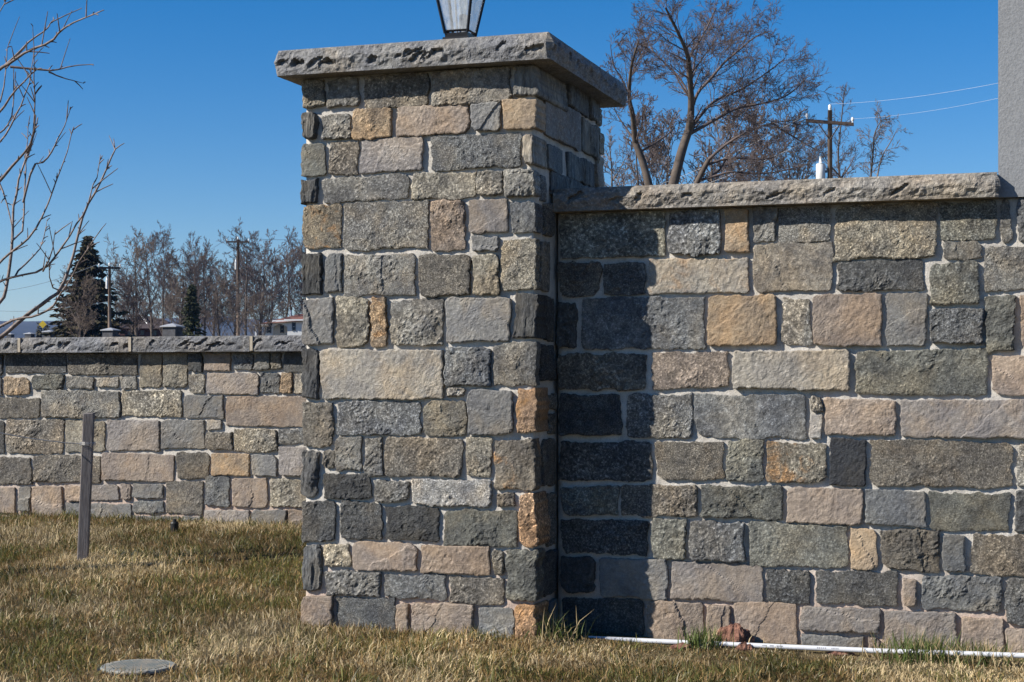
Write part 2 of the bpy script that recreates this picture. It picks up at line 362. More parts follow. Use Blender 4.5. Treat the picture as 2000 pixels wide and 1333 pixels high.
# ------------------------------------------------------------------ stones
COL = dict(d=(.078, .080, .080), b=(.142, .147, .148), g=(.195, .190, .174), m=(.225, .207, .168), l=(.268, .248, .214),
           t=(.305, .236, .163), o=(.32, .215, .135), n=(.145, .147, .130), p=(.200, .183, .170), r=(.240, .198, .163),
           s=(.170, .168, .162), k=(.028, .031, .037), w=(.33, .325, .31), e=(.152, .139, .118))
ROUGH = set('dbgmne')
rng = random.Random(5)
def stone_mesh(w, h, depth, style, seed, cell=0.005, back=0.07):
    R = np.random.RandomState(seed)
    nx = max(6, int(w / cell)); nz = max(6, int(h / cell))
    # denser lines at the border so that arrises stay crisp
    def axis(n, L):
        t = np.linspace(0, 1, n + 1); e = min(0.12, 0.004 / L)
        return np.unique(np.concatenate([t, [e, 1 - e]]))
    u = axis(nx, w); v = axis(nz, h); U, V = np.meshgrid(u, v); nzv, nxv = U.shape
    ox, oz = R.rand(2) * 200
    je = 0.0075 if style != 'smooth' else 0.0055
    def side(t, k):
        return je * 1.5 * vnoise(t * 2.2 + ox + 31 * k, t * 0 + 5.5 * k + oz) + je * vnoise(t * 8 + ox + 7 * k, t * 0 + 3.3 * k + oz) + je * 0.5 * vnoise(t * 24 + ox, t * 0 + 8.3 * k + oz)
    skew = R.uniform(-0.006, 0.006, 4)
    Lf = side(V * h * 9, 1) + skew[0] * (V - .5); Rt = w + side(V * h * 9, 2) + skew[1] * (V - .5)
    Bt = side(U * w * 9, 3) + skew[2] * (U - .5); Tp = h + side(U * w * 9, 4) + skew[3] * (U - .5)
    X = Lf * (1 - U) + Rt * U; Z = Bt * (1 - V) + Tp * V
    # rounded / broken corners
    for (cu, cv) in ((0, 0), (1, 0), (0, 1), (1, 1)):
        r = R.choice([0.003, 0.007, 0.013, 0.028], p=[.35, .35, .2, .1]); r = min(r, 0.4 * min(w, h))
        a = np.abs(U - cu) * w; b = np.abs(V - cv) * h
        k = (a < r) & (b < r)
        p = np.stack([r - a, r - b], -1); m = p.max(-1); l = np.hypot(p[..., 0], p[..., 1]) + 1e-9
        q = p * (m / l)[..., None]; sx = 1 if cu else -1; sz = 1 if cv else -1
        X = np.where(k, X + sx * (q[..., 0] - p[..., 0]), X); Z = np.where(k, Z + sz * (q[..., 1] - p[..., 1]), Z)
    x = U * w; z = V * h
    edge = np.minimum(np.minimum(x, w - x), np.minimum(z, h - z))
    H = np.zeros_like(x); relief = R.uniform(.45, .95) if style == 'rough' else 1.0
    if style == 'smooth':
        H += 0.003 * fbm(x * 6 + ox, z * 6 + oz, 2) + 0.0022 * fbm(x * 95 + ox, z * 95 + oz, 2, .7) - 0.004 * np.clip(fbm(x * 22 + oz, z * 22 + ox, 3, .6) - .28, 0, 1) * 2
        npl, g, cap = 3, 0.05, 0.005
        er, ed = 0.003, 0.002
    elif style == 'split':
        H += 0.009 * fbm(x * 55 + ox, z * 9 + oz, 4, 0.6) + 0.004 * fbm(x * 20 + ox, z * 20 + oz, 2)
        npl, g, cap = 4, 0.16, 0.010
        er, ed = 0.006, 0.005
    else:
        n1 = fbm(x * 26 + ox, z * 26 + oz, 4, 0.6)
        H += 0.007 * fbm(x * 9 + ox, z * 9 + oz, 2) + 0.007 * n1 - 0.007 * np.abs(fbm(x * 38 + oz, z * 38 + ox, 3, 0.65)) + 0.004 * fbm(x * 95 + oz, z * 95 + ox, 2, 0.8)
        npl, g, cap = 6, 0.16, 0.012
        er, ed = 0.006, 0.004
    pl = np.full_like(x, cap)
    for _ in range(npl):
        ang = R.rand() * 6.28; gr = g * (0.4 + 0.8 * R.rand()); c = cap * (0.5 + 0.9 * R.rand())
        px, pz = w * (.3 + .4 * R.rand()), h * (.3 + .4 * R.rand())
        pl = np.minimum(pl, c + gr * (math.cos(ang) * (x - px) + math.sin(ang) * (z - pz)))
    H += np.maximum(pl, -0.006) - cap * 0.5
    H = np.maximum(H, -0.008 + 0.3 * (H + 0.008))
    if R.rand() < 0.45 and style != 'split':             # one spalled step across the face
        ang = R.uniform(-.7, .7) + (1.57 if R.rand() < .5 else 0); q = math.cos(ang) * (x - w * R.uniform(.25, .75)) + math.sin(ang) * (z - h * R.uniform(.3, .7))
        q = q + 0.03 * fbm(x * 12 + oz, z * 12 + ox, 3)
        H -= R.uniform(.002, .006) * (q > 0)
    H -= ed * np.clip(1 - edge / er, 0, 1) ** 2 * (0.6 + 0.8 * (vnoise(x * 30 + ox, z * 30 + oz) + .5))
    # X (along), outward H, Z; recentred
    H = H * relief
    O = depth + H; O = np.where(O < 0, O * .35, O)
    verts = np.stack([X - w / 2, -O, Z - h / 2], -1).reshape(-1, 3)
    idx = np.arange(nzv * nxv).reshape(nzv, nxv)
    q = np.stack([idx[:-1, :-1], idx[:-1, 1:], idx[1:, 1:], idx[1:, :-1]], -1).reshape(-1, 4)
    ring = np.concatenate([idx[0, :-1], idx[:-1, -1], idx[-1, :0:-1], idx[:0:-1, 0]])
    nb = len(verts); bv = verts[ring].copy(); bv[:, 1] = back
    verts = np.concatenate([verts, bv]); m = len(ring); j = np.arange(m); j2 = (j + 1) % m
    sq = np.stack([ring[j2], ring[j], nb + j, nb + j2], -1)
    me = mesh_np('stone', verts, np.concatenate([q, sq]), polys=[(nb + j).tolist()], smooth=False)
    at = me.attributes.get('sharp_edge') or me.attributes.new('sharp_edge', 'BOOLEAN', 'EDGE')
    rs = set(map(int, ring)); ev = np.zeros(len(me.edges) * 2, int); me.edges.foreach_get('vertices', ev); ev = ev.reshape(-1, 2)
    isr = np.isin(ev, ring).all(1); at.data.foreach_set('value', isr)
    return me
def style_of(code):
    c, fl = code[0], code[1:]
    st = 'rough' if (c in ROUGH or 'c' in fl) else 'smooth'
    if 's' in fl: st = 'smooth'
    if 'v' in fl: st = 'split'
    mk = {'rough': 'gneiss', 'smooth': 'sandstone', 'split': 'split_stone'}[st]
    if 'r' in fl: mk = {'gneiss': 'gneiss_rust', 'sandstone': 'sandstone_rust', 'split_stone': 'split_rust'}[mk]
    return st, M[mk]
_seed = [100]
def place_stone(parent, face, s0, s1, z0, z1, pos, code, proud=None, back=0.07, cell=0.005):
    """face 'S' looks to -Y (s = x, pos = y), 'E' to +X (s = y, pos = x), 'W' to -X, 'N' to +Y"""
    _seed[0] += 1
    st, m = style_of(code)
    g_ = 0.0020; s0, s1, z0, z1 = s0 + g_, s1 - g_, z0 + g_, z1 - g_
    if proud is None: proud = rng.uniform(0.0, 0.009) + (rng.uniform(.003, .010) if rng.random() < .3 else 0)
    me = stone_mesh(s1 - s0, z1 - z0, proud, st, _seed[0], cell, back)
    sm, zm = (s0 + s1) / 2, (z0 + z1) / 2
    rot = {'S': 0, 'E': math.pi / 2, 'N': math.pi, 'W': -math.pi / 2}[face]
    p = Vector((sm, pos, zm)) if face in 'SN' else Vector((pos, sm, zm))
    o = link('stone', me, m, parent, p - parent.location); o.rotation_euler = (0, 0, rot)
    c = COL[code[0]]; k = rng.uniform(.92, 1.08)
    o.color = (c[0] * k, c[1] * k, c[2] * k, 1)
    return o
def fill(parent, face, s0, s1, z0, z1, pos, seed, cmin=.085, cmax=.165, codes='ggbdmnnlrrspte', cell=0.016, gap=.014):
    R = random.Random(seed); z = z1
    while z > z0 + .05:
        h = R.uniform(cmin, cmax); zb = max(z0, z - h)
        if zb - z0 < .06: zb = z0
        s = s0
        while s < s1 - .03:
            w = R.uniform(.10, .34); e = min(s1, s + w)
            if s1 - e < .07: e = s1
            place_stone(parent, face, s, e - gap * (e < s1), zb + gap, z, pos, R.choice(codes), cell=cell)
            s = e
        z = zb
def mortar_face(parent, name, face, s0, s1, z0, z1, pos, thick_to, cell=.03):
    """wall core with an uneven pointed face"""
    ns, nz = int((s1 - s0) / cell), int((z1 - z0) / cell)
    S, Z = np.meshgrid(np.linspace(s0, s1, ns + 1), np.linspace(z0, z1, nz + 1))
    return S, Z

def core(parent, x0, x1, y0, y1, z0, z1, seed, cell=.02):
    """mortar body: box whose four sides are gently uneven"""
    per = []; nx = max(2, int((x1 - x0) / cell)); ny = max(2, int((y1 - y0) / cell))
    for i in range(nx): per.append((x0 + (x1 - x0) * i / nx, y0, 0, -1))
    for i in range(ny): per.append((x1, y0 + (y1 - y0) * i / ny, 1, 0))
    for i in range(nx): per.append((x1 - (x1 - x0) * i / nx, y1, 0, 1))
    for i in range(ny): per.append((x0, y1 - (y1 - y0) * i / ny, -1, 0))
    P = np.array(per); n = len(P); nz = int((z1 - z0) / cell); zz = np.linspace(z0, z1, nz + 1)
    s = np.arange(n) * cell
    S, Z = np.meshgrid(s, zz)
    d = 0.006 * fbm(S * 9 + seed, Z * 9, 3) + 0.003 * fbm(S * 40 + seed, Z * 40, 2)
    v = np.stack([P[None, :, 0] + P[None, :, 2] * d, P[None, :, 1] + P[None, :, 3] * d, Z], -1).reshape(-1, 3)
    idx = np.arange((nz + 1) * n).reshape(nz + 1, n); i2 = np.roll(idx, -1, 1)
    q = np.stack([idx[:-1], i2[:-1], i2[1:], idx[1:]], -1).reshape(-1, 4)
    me = mesh_np('mortar', v - np.array(parent.location)[None], q, polys=[idx[-1].tolist(), idx[0][::-1].tolist()])
    return link('mortar', me, M['mortar'], parent)

def rock_slab(name, parent, x0, x1, y0, y1, z0, z1, seed, material, color, bulge=.020, chips=9.0, cell=.005, sides='SENW'):
    """cap stone: sawn top and bed, pitched rock-face edges"""
    R = np.random.RandomState(seed); per = []
    cc = {'S': cell, 'E': cell, 'N': .04, 'W': cell}
    nx = int((x1 - x0) / cell); ny = int((y1 - y0) / cell) if 'E' in sides else int((y1 - y0) / .03); nb = int((x1 - x0) / .03)
    for i in range(nx): per.append((x0 + (x1 - x0) * i / nx, y0, 0, -1))
    for i in range(ny): per.append((x1, y0 + (y1 - y0) * i / ny, 1, 0))
    for i in range(nb): per.append((x1 - (x1 - x0) * i / nb, y1, 0, 1))
    for i in range(ny): per.append((x0, y1 - (y1 - y0) * i / ny, -1, 0))
    P = np.array(per); n = len(P)
    s = np.concatenate([[0], np.cumsum(np.hypot(np.diff(P[:, 0]), np.diff(P[:, 1])))]); L = s[-1]
    nz = max(10, int((z1 - z0) / cell)); zz = np.linspace(0, z1 - z0, nz + 1); T = z1 - z0
    S, Z = np.meshgrid(s, zz); V = Z / T
    rid = 0.52 + 0.28 * fbm(S * 7 + seed, S * 0 + 2.2, 3)
    B = bulge * (0.9 + 0.9 * vnoise(S * 5 + seed, S * 0 + 7.7))
    up = np.clip((1 - V) / np.maximum(1 - rid, .1), 0, 1) ** .75; lo = 0.30 + 0.70 * np.clip(V / np.maximum(rid, .1), 0, 1)
    D = np.where(V > rid, B * up, .30 * bulge + (B - .30 * bulge) * np.clip(V / np.maximum(rid, .1), 0, 1))
    D += (0.007 * fbm(S * 22 + seed, Z * 30, 4, .65) - 0.008 * np.abs(fbm(S * 14 + 2 * seed, Z * 26, 3, .6)) + 0.003 * fbm(S * 90 + seed, Z * 90, 2)) * np.clip(np.minimum(V, 1 - V) * 8, .08, 1)
    for _ in range(int(L * chips)):                     # scoops left by the pitching chisel
        c = R.rand() * L; zc = T * R.uniform(.34, .56); a = R.uniform(.010, .040); b = T * R.uniform(.09, .22); tilt = R.uniform(-.1, .6)
        xs = (S - c) / a; zs = (Z - zc - tilt * (S - c)) / b
        r = np.sqrt(xs ** 2 + zs ** 2) + 0.9 * fbm(S * 40 + c * 9, Z * 40, 3, .6)
        D -= bulge * R.uniform(.7, 1.35) * np.clip((1 - r) * 7, 0, 1) * np.clip(0.5 + 0.5 * zs, 0.08, 1)
    D = D - 0.0012 * np.abs(fbm(S * 70 + seed, Z * 20, 2))
    corner = 0.7
    v = np.stack([P[None, :, 0] + P[None, :, 2] * D, P[None, :, 1] + P[None, :, 3] * D, z0 + Z], -1)
    ctr = np.array([(x0 + x1) / 2, (y0 + y1) / 2, z0]); v = (v - ctr).reshape(-1, 3)
    idx = np.arange((nz + 1) * n).reshape(nz + 1, n); i2 = np.roll(idx, -1, 1)
    q = np.stack([idx[:-1], i2[:-1], i2[1:], idx[1:]], -1).reshape(-1, 4)
    k = len(v); v = np.concatenate([v, [[0, 0, T], [0, 0, 0]]])
    tr = np.concatenate([np.stack([idx[-1], i2[-1], np.full(n, k)], 1), np.stack([i2[0], idx[0], np.full(n, k + 1)], 1)])
    me = mesh_np(name, v, q, tr, smooth=False)
    at = me.attributes.get('sharp_edge') or me.attributes.new('sharp_edge', 'BOOLEAN', 'EDGE')
    ev = np.zeros(len(me.edges) * 2, int); me.edges.foreach_get('vertices', ev); ev = ev.reshape(-1, 2)
    at.data.foreach_set('value', np.isin(ev, idx[-1]).all(1) | np.isin(ev, idx[0]).all(1))
    o = link(name, me, material, parent, Vector(ctr) - parent.location); o.color = (*color, 1); return o

# ---- the pillar
PX0, PX1, PY, PYB = -2.611, -1.708, 5.431, 6.335       # stone faces of the pillar
ZB = -0.10
pillar = thing('stone_pillar', 'tall square pillar of mixed grey and tan stones with thick rough cap', 'pillar', ((PX0 + PX1) / 2, (PY + PYB) / 2, 0))
ZC = EYE + 1.103                                        # underside of the pillar cap
PF = [  # photo box x0 y0 x1 y1, look, [photo column where the corner stone ends on the side face]
 (587,134,633,212,'m'),(637,134,700,209,'g'),(710,132,836,211,'e'),(841,128,998,204,'lc'),(1004,120,1047,187,'gv',1106),
 (587,219,621,273,'dv'),(626,222,684,271,'g'),(688,213,765,273,'tc'),(773,204,917,265,'r'),(922,201,980,258,'s'),(983,195,1047,253,'t',1064),
 (587,279,635,344,'ns'),(641,277,699,344,'e'),(703,268,826,337,'p'),(839,263,1018,330,'b'),(1023,264,1047,323,'lv',1070),
 (588,349,623,398,'dv'),(628,343,796,393,'g'),(804,335,928,389,'m'),(930,333,980,381,'g'),(985,329,1046,386,'g',1055),
 (588,401,667,485,'mr'),(671,395,837,488,'g'),(841,391,909,491,'rc'),(914,389,992,456,'p'),(996,393,1046,456,'b',1062),
 (920,461,974,493,'s'),(979,467,1047,567,'m',1055),
 (588,494,630,578,'dv'),(635,495,668,572,'bs'),(671,497,811,578,'g'),(817,497,918,578,'e'),(924,498,973,577,'m'),
 (586,582,651,674,'s'),(656,580,721,681,'m'),(725,580,755,678,'tcr'),(762,584,866,675,'g'),(870,580,998,669,'s'),(1003,572,1046,663,'dv',1066),
 (586,680,623,780,'dv'),(626,682,866,780,'l'),(869,677,958,755,'b'),(962,669,1047,753,'g',1055),
 (586,785,650,874,'e'),(658,783,822,850,'b'),(827,781,911,852,'m'),(871,758,909,777,'lc'),(914,761,1003,850,'ss'),(1008,760,1048,848,'ocr',1072),
 (586,880,621,975,'sv'),(628,880,653,917,'e'),(655,853,707,920,'g'),(712,854,748,932,'b'),(750,855,902,931,'e'),(908,853,960,933,'m'),(964,857,1047,958,'er',1058),
 (631,925,725,975,'d'),(729,938,799,981,'b'),(802,935,959,989,'wc'),(970,962,1006,992,'e'),(1013,963,1047,1068,'oc',1070),
 (587,979,655,1058,'d'),(664,980,745,1055,'d'),(752,989,857,1058,'d'),(865,995,1008,1068,'n'),
 (588,1062,627,1155,'bv'),(630,1061,684,1107,'m'),(687,1059,814,1115,'r'),(823,1066,956,1122,'r'),(961,1073,984,1122,'m'),(988,1073,1048,1173,'n',1060),
 (634,1114,742,1164,'b'),(748,1122,872,1170,'b'),(877,1127,985,1180,'e'),
 (586,1162,651,1262,'r'),(656,1168,771,1262,'b'),(774,1180,800,1264,'r'),(804,1178,925,1266,'r'),(933,1187,1004,1268,'bs'),(1007,1181,1048,1270,'ocr',1072),
]
for q in PF:
    x0, y0, x1, y1, code = q[:5]
    cx, cy = (x0 + x1) / 2, (y0 + y1) / 2
    a = at_y(x0, cy, PY); b = at_y(x1, cy, PY); t = at_y(cx, y0, PY).z; bt = at_y(cx, y1, PY).z
    bk = .07; s0, s1 = a.x, b.x
    if x0 < 590: s0 = PX0 + rng.uniform(-.006, .004)
    if len(q) > 5:
        s1 = PX1 + rng.uniform(-.002, .006); bk = at_x(q[5], cy, PX1).y - PY
    if y0 < 140: t = ZC - .004
    place_stone(pillar, 'S', s0, s1, bt, t, PY, code, back=bk)
SIDE = [  # side face: columns, rows at the middle of the stone
 (1110,165,1152,219,'bv'),(1154,190,1174,235,'bv'),(1067,203,1136,280,'ps'),(1139,240,1174,305,'gv'),(1072,287,1100,338,'bs'),
 (1111,308,1163,358,'bv'),(1165,322,1174,364,'rs'),(1058,345,1070,395,'b'),(1078,350,1160,395,'bv'),
 (1066,398,1084,462,'e'),(1057,470,1076,569,'e'),(1067,580,1083,668,'d'),(1058,675,1084,745,'d'),(1074,770,1088,800,'e'),(1074,808,1089,850,'e'),
 (1062,858,1088,950,'e'),(1071,962,1089,1066,'e'),(1062,1075,1090,1162,'d'),(1074,1172,1090,1255,'s')]
for x0, y0, x1, y1, code in SIDE:
    cx, cy = (x0 + x1) / 2, (y0 + y1) / 2
    a = at_x(x0, cy, PX1).y; b = min(at_x(x1, cy, PX1).y, PYB - .01)
    place_stone(pillar, 'E', a, b, at_x(cx, y1, PX1).z, at_x(cx, y0, PX1).z, PX1, code, proud=rng.uniform(0, .006))
fill(pillar, 'W', PY + .085, PYB - .085, ZB, ZC - .006, PX0, 3, codes='ggbdmnlrspte')
fill(pillar, 'N', PX0, PX1 + .004, ZB, ZC - .006, PYB, 4, codes='ggbdmnlrspte')
RC = .013
core(pillar, PX0 + RC, PX1 - RC, PY + RC, PYB - RC, ZB, ZC, 1)
rock_slab('capstone', pillar, -2.671, -1.640, 5.362, 6.40, ZC, ZC + .093, 21, M['cap'], (.20, .20, .20), bulge=.022, chips=15)

# ---- the higher wall right of the pillar
WY = 5.686; WX0, WX1 = PX1 + .002, 1.9
ZW = EYE + .604
wall = thing('stone_wall', 'high wall of squared grey, tan and black stones beside the pillar, rough stone coping', 'wall', (0, WY + .2, 0))
RW = [
 (1092,408,1300,504,'n'),(1304,406,1408,499,'b'),(1415,404,1463,493,'tr'),(1470,402,1517,474,'g'),(1521,401,1622,473,'g'),(1629,399,1829,506,'m'),(1834,396,1946,469,'n'),(1953,394,1977,472,'g'),(1986,392,2050,470,'b'),
 (1091,512,1172,581,'e'),(1179,512,1259,576,'b'),(1264,504,1463,573,'lr'),(1469,475,1627,570,'lc'),(1635,508,1804,568,'d'),(1816,512,1911,597,'n'),(1839,472,1917,507,'g'),(1922,478,2040,568,'g'),
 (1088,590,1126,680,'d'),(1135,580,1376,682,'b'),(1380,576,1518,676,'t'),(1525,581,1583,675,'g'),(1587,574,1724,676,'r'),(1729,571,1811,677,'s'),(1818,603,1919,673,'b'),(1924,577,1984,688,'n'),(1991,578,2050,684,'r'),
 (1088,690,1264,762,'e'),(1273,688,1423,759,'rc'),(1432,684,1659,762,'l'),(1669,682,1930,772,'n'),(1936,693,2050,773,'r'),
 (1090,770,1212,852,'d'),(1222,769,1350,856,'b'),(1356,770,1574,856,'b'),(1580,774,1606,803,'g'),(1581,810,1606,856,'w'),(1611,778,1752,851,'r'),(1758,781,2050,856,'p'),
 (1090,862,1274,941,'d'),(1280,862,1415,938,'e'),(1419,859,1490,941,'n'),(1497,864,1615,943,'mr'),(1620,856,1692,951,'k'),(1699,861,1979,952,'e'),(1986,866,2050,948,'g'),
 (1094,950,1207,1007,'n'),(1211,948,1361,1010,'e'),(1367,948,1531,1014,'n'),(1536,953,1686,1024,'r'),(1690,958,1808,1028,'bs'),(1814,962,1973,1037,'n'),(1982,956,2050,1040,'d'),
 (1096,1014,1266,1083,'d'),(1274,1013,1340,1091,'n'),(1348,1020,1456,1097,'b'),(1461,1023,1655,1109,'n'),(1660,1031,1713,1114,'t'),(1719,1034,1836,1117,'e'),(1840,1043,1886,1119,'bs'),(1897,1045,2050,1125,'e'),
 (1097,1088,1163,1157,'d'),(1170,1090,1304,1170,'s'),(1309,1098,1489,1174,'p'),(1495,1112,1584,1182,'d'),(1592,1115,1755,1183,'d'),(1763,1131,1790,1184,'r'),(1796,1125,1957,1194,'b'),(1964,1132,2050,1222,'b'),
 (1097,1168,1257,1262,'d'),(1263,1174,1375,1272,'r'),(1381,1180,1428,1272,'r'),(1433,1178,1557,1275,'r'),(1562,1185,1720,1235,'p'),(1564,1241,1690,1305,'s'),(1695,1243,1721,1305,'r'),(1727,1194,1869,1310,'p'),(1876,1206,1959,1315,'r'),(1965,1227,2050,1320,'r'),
]
wall_right = max(at_y(2050, 900, WY).x for _ in (0,))
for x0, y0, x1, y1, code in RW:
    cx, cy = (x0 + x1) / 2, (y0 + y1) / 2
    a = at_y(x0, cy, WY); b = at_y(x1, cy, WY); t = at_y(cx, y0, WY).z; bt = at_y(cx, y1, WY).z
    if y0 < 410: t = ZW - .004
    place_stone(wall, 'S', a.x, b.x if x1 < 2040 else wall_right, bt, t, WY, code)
fill(wall, 'S', wall_right + .014, WX1, ZB, ZW - .006, WY, 8)
core(wall, WX0, WX1, WY + RC, WY + .36, ZB, ZW, 2)
cap_end = at_y(1947, 360, WY - .05).x
rock_slab('coping', wall, PX1 + .004, cap_end, WY - .052, WY + .42, ZW, ZW + .083, 33, M['cap_rust'], (.22, .207, .185), bulge=.018, chips=6, sides='S')

# ---- grey stucco column standing on that wall
colm = thing('stucco_column', 'smooth grey stucco column standing on the high stone wall beside the coping', 'column', (cap_end + .35, WY + .25, ZW))
MB().box(cap_end + .003, cap_end + .75, WY - .012, WY + .55, ZW + .002, ZW + 2.6).obj('shaft', M['stucco'], colm, -colm.location)
MB().box(cap_end - .03, cap_end + .79, WY - .05, WY + .59, ZW + 2.6, ZW + 2.75).obj('head', M['stucco'], colm, -colm.location)

# ---- the lower wall behind, left of the pillar
LY = 8.0; LX0, LX1 = -8.4, -1.2
ZL = EYE + .148
lwall = thing('stone_wall', 'low stone wall with dark rough coping crossing the lawn behind the wooden stake', 'wall', (-4.8, LY + .2, .1))
LW = [
 (-45,693,5,735,'d'),(9,693,128,730,'d'),(131,693,268,733,'e'),(272,693,315,757,'m'),(318,693,366,757,'m'),(368,693,396,727,'d'),(400,693,451,725,'r'),(454,693,494,723,'b'),(497,693,529,724,'g'),(531,693,551,723,'m'),(554,693,600,727,'d'),
 (-45,737,2,773,'d'),(6,737,57,771,'tc'),(62,732,124,761,'n'),(130,736,183,760,'g'),(189,737,233,757,'lc'),(235,735,267,761,'g'),(368,730,400,769,'g'),(403,728,506,771,'p'),(508,728,545,769,'b'),(547,728,571,769,'tc'),(574,729,600,769,'lc'),
 (-60,777,78,817,'e'),(81,763,235,817,'g'),(238,763,355,814,'m'),(358,772,437,817,'s'),(441,774,600,834,'r'),
 (-60,821,8,886,'d'),(11,819,124,887,'e'),(127,821,204,883,'m'),(208,820,311,881,'p'),(314,820,399,877,'s'),(402,820,433,841,'l'),(402,844,454,878,'e'),(457,838,541,883,'m'),(544,838,600,868,'b'),
 (-60,892,60,946,'e'),(64,889,196,944,'e'),(199,886,340,940,'r'),(344,884,408,935,'e'),(412,886,487,930,'tr'),(491,888,540,930,'s'),(545,872,600,930,'p'),
 (-60,951,29,1001,'r'),(35,951,59,999,'s'),(62,950,123,1020,'r'),(127,949,165,979,'r'),(168,948,232,978,'p'),(235,945,255,977,'r'),(259,945,319,974,'s'),(127,983,255,1022,'s'),(259,979,319,1003,'b'),
 (323,939,396,1004,'e'),(400,930,448,990,'b'),(453,934,522,991,'r'),(527,936,600,991,'m'),
 (-60,1005,58,1045,'r'),(259,1008,350,1045,'s'),(354,1008,393,1045,'s'),(397,996,487,1045,'p'),(491,996,559,1045,'s'),(563,996,600,1045,'r'),(62,1026,255,1048,'r'),
]
lx_l = at_y(-60, 860, LY).x; lx_r = at_y(600, 860, LY).x
for x0, y0, x1, y1, code in LW:
    cx, cy = (x0 + x1) / 2, (y0 + y1) / 2
    a = at_y(x0, cy, LY).x; b = at_y(x1, cy, LY).x
    if x0 < -40: a = lx_l
    if x1 >= 600: b = lx_r
    t = at_y(cx, y0, LY).z; bt = at_y(cx, y1, LY).z
    if y0 <= 693: t = ZL - .004
    place_stone(lwall, 'S', a, b, bt, t, LY, code, cell=.008)
fill(lwall, 'S', LX0, lx_l - .014, -.05, ZL - .006, LY, 12, codes='dggemrsprlnb')
fill(lwall, 'S', lx_r + .014, LX1, -.05, ZL - .006, LY, 13, codes='dggemrsprlnb')
core(lwall, LX0, LX1, LY + .013, LY + .38, -.12, ZL, 3, cell=.03)
ed = [LX0 - .02] + [at_y(p, 670, LY - .05).x for p in (-390, -180, 40, 256, 493, 740)] + [-2.3, -1.18]
for i in range(len(ed) - 1):
    rock_slab('coping', lwall, ed[i] + .009, ed[i + 1] - .009, LY - .055, LY + .43, ZL, ZL + .086, 50 + i, M['cap'], (.165, .17, .18), bulge=.019, chips=15, cell=.007, sides='S')
    if i: MB().box(ed[i] - .0085, ed[i] + .0085, LY - .066, LY + .42, ZL + .004, ZL + .0835).obj('joint', M['joint'], lwall, -lwall.location)

# ------------------------------------------------------------------ lantern on the pillar
LCX, LCY = (PX0 + PX1) / 2 + .004, (PY + PYB) / 2
LZ = ZC + .093
lan = thing('lantern', 'black metal lantern with seeded glass panes mounted on the pillar cap', 'lantern', (LCX, LCY, LZ))
MB().frustum(0, 0, .001, .075, .018, .072).frustum(0, 0, .018, .03, .085, .026).obj('mount', M['black_metal'], lan)
MB().frustum(0, 0, .085, .024, .100, .048).frustum(0, 0, .1002, .053, .112, .053).frustum(0, 0, .1122, .045, .128, .047).obj('base', M['black_metal'], lan)
zb, zt, wb, wt = .128, .46, .0455, .105
for sx, sy in ((-1, -1), (1, -1), (1, 1), (-1, 1)):
    MB().tube([(sx * wb, sy * wb, zb), (sx * wt, sy * wt, zt)], .0062, 4).obj('corner_bar', M['black_metal'], lan)
for ax, ay in ((0, -1), (1, 0), (0, 1), (-1, 0)):
    m = MB(); e = .004
    for z, w in ((zb + .004, wb), (zt - .004, wt)):
        for s in (-1, 1):
            m.v.append((ax * w + (s * w * -ay if ay else 0), ay * w + (s * w * ax if ax else 0), z))
    m.f.append([0, 1, 3, 2]); p = m.obj('pane', M['glass'], lan)
    mb = MB(); r = .005
    mb.tube([Vector(m.v[0]) + Vector((0, 0, r)), Vector(m.v[1]) + Vector((0, 0, r))], r, 4); mb.obj('pane_rail', M['black_metal'], lan)
MB().frustum(0, 0, zt, .12, zt + .02, .12).frustum(0, 0, zt + .0202, .114, zt + .12, .04).frustum(0, 0, zt + .1202, .045, zt + .15, .045).obj('roof', M['black_metal'], lan)
MB().tube([(0, 0, zt + .15), (0, 0, zt + .17), (0, 0, zt + .19), (0, 0, zt + .215)], [.008, .018, .014, .002], 10).obj('finial', M['black_metal'], lan, smooth=True)
MB().tube([(0.012, 0, zb), (0.012, 0, zb + .075)], .016, 12).obj('socket', M['pier_cap'], lan, smooth=True)
MB().tube([(0.012, 0, zb + .075), (.012, 0, zb + .09), (.012, 0, zb + .12), (.012, 0, zb + .16), (.012, 0, zb + .185)], [.009, .014, .018, .012, .002], 12).obj('bulb', M['glass'], lan, smooth=True)
MB().tube([(-.022, .03, zb), (-.05, .045, zt)], .004, 6).obj('rod', M['pier_cap'], lan)

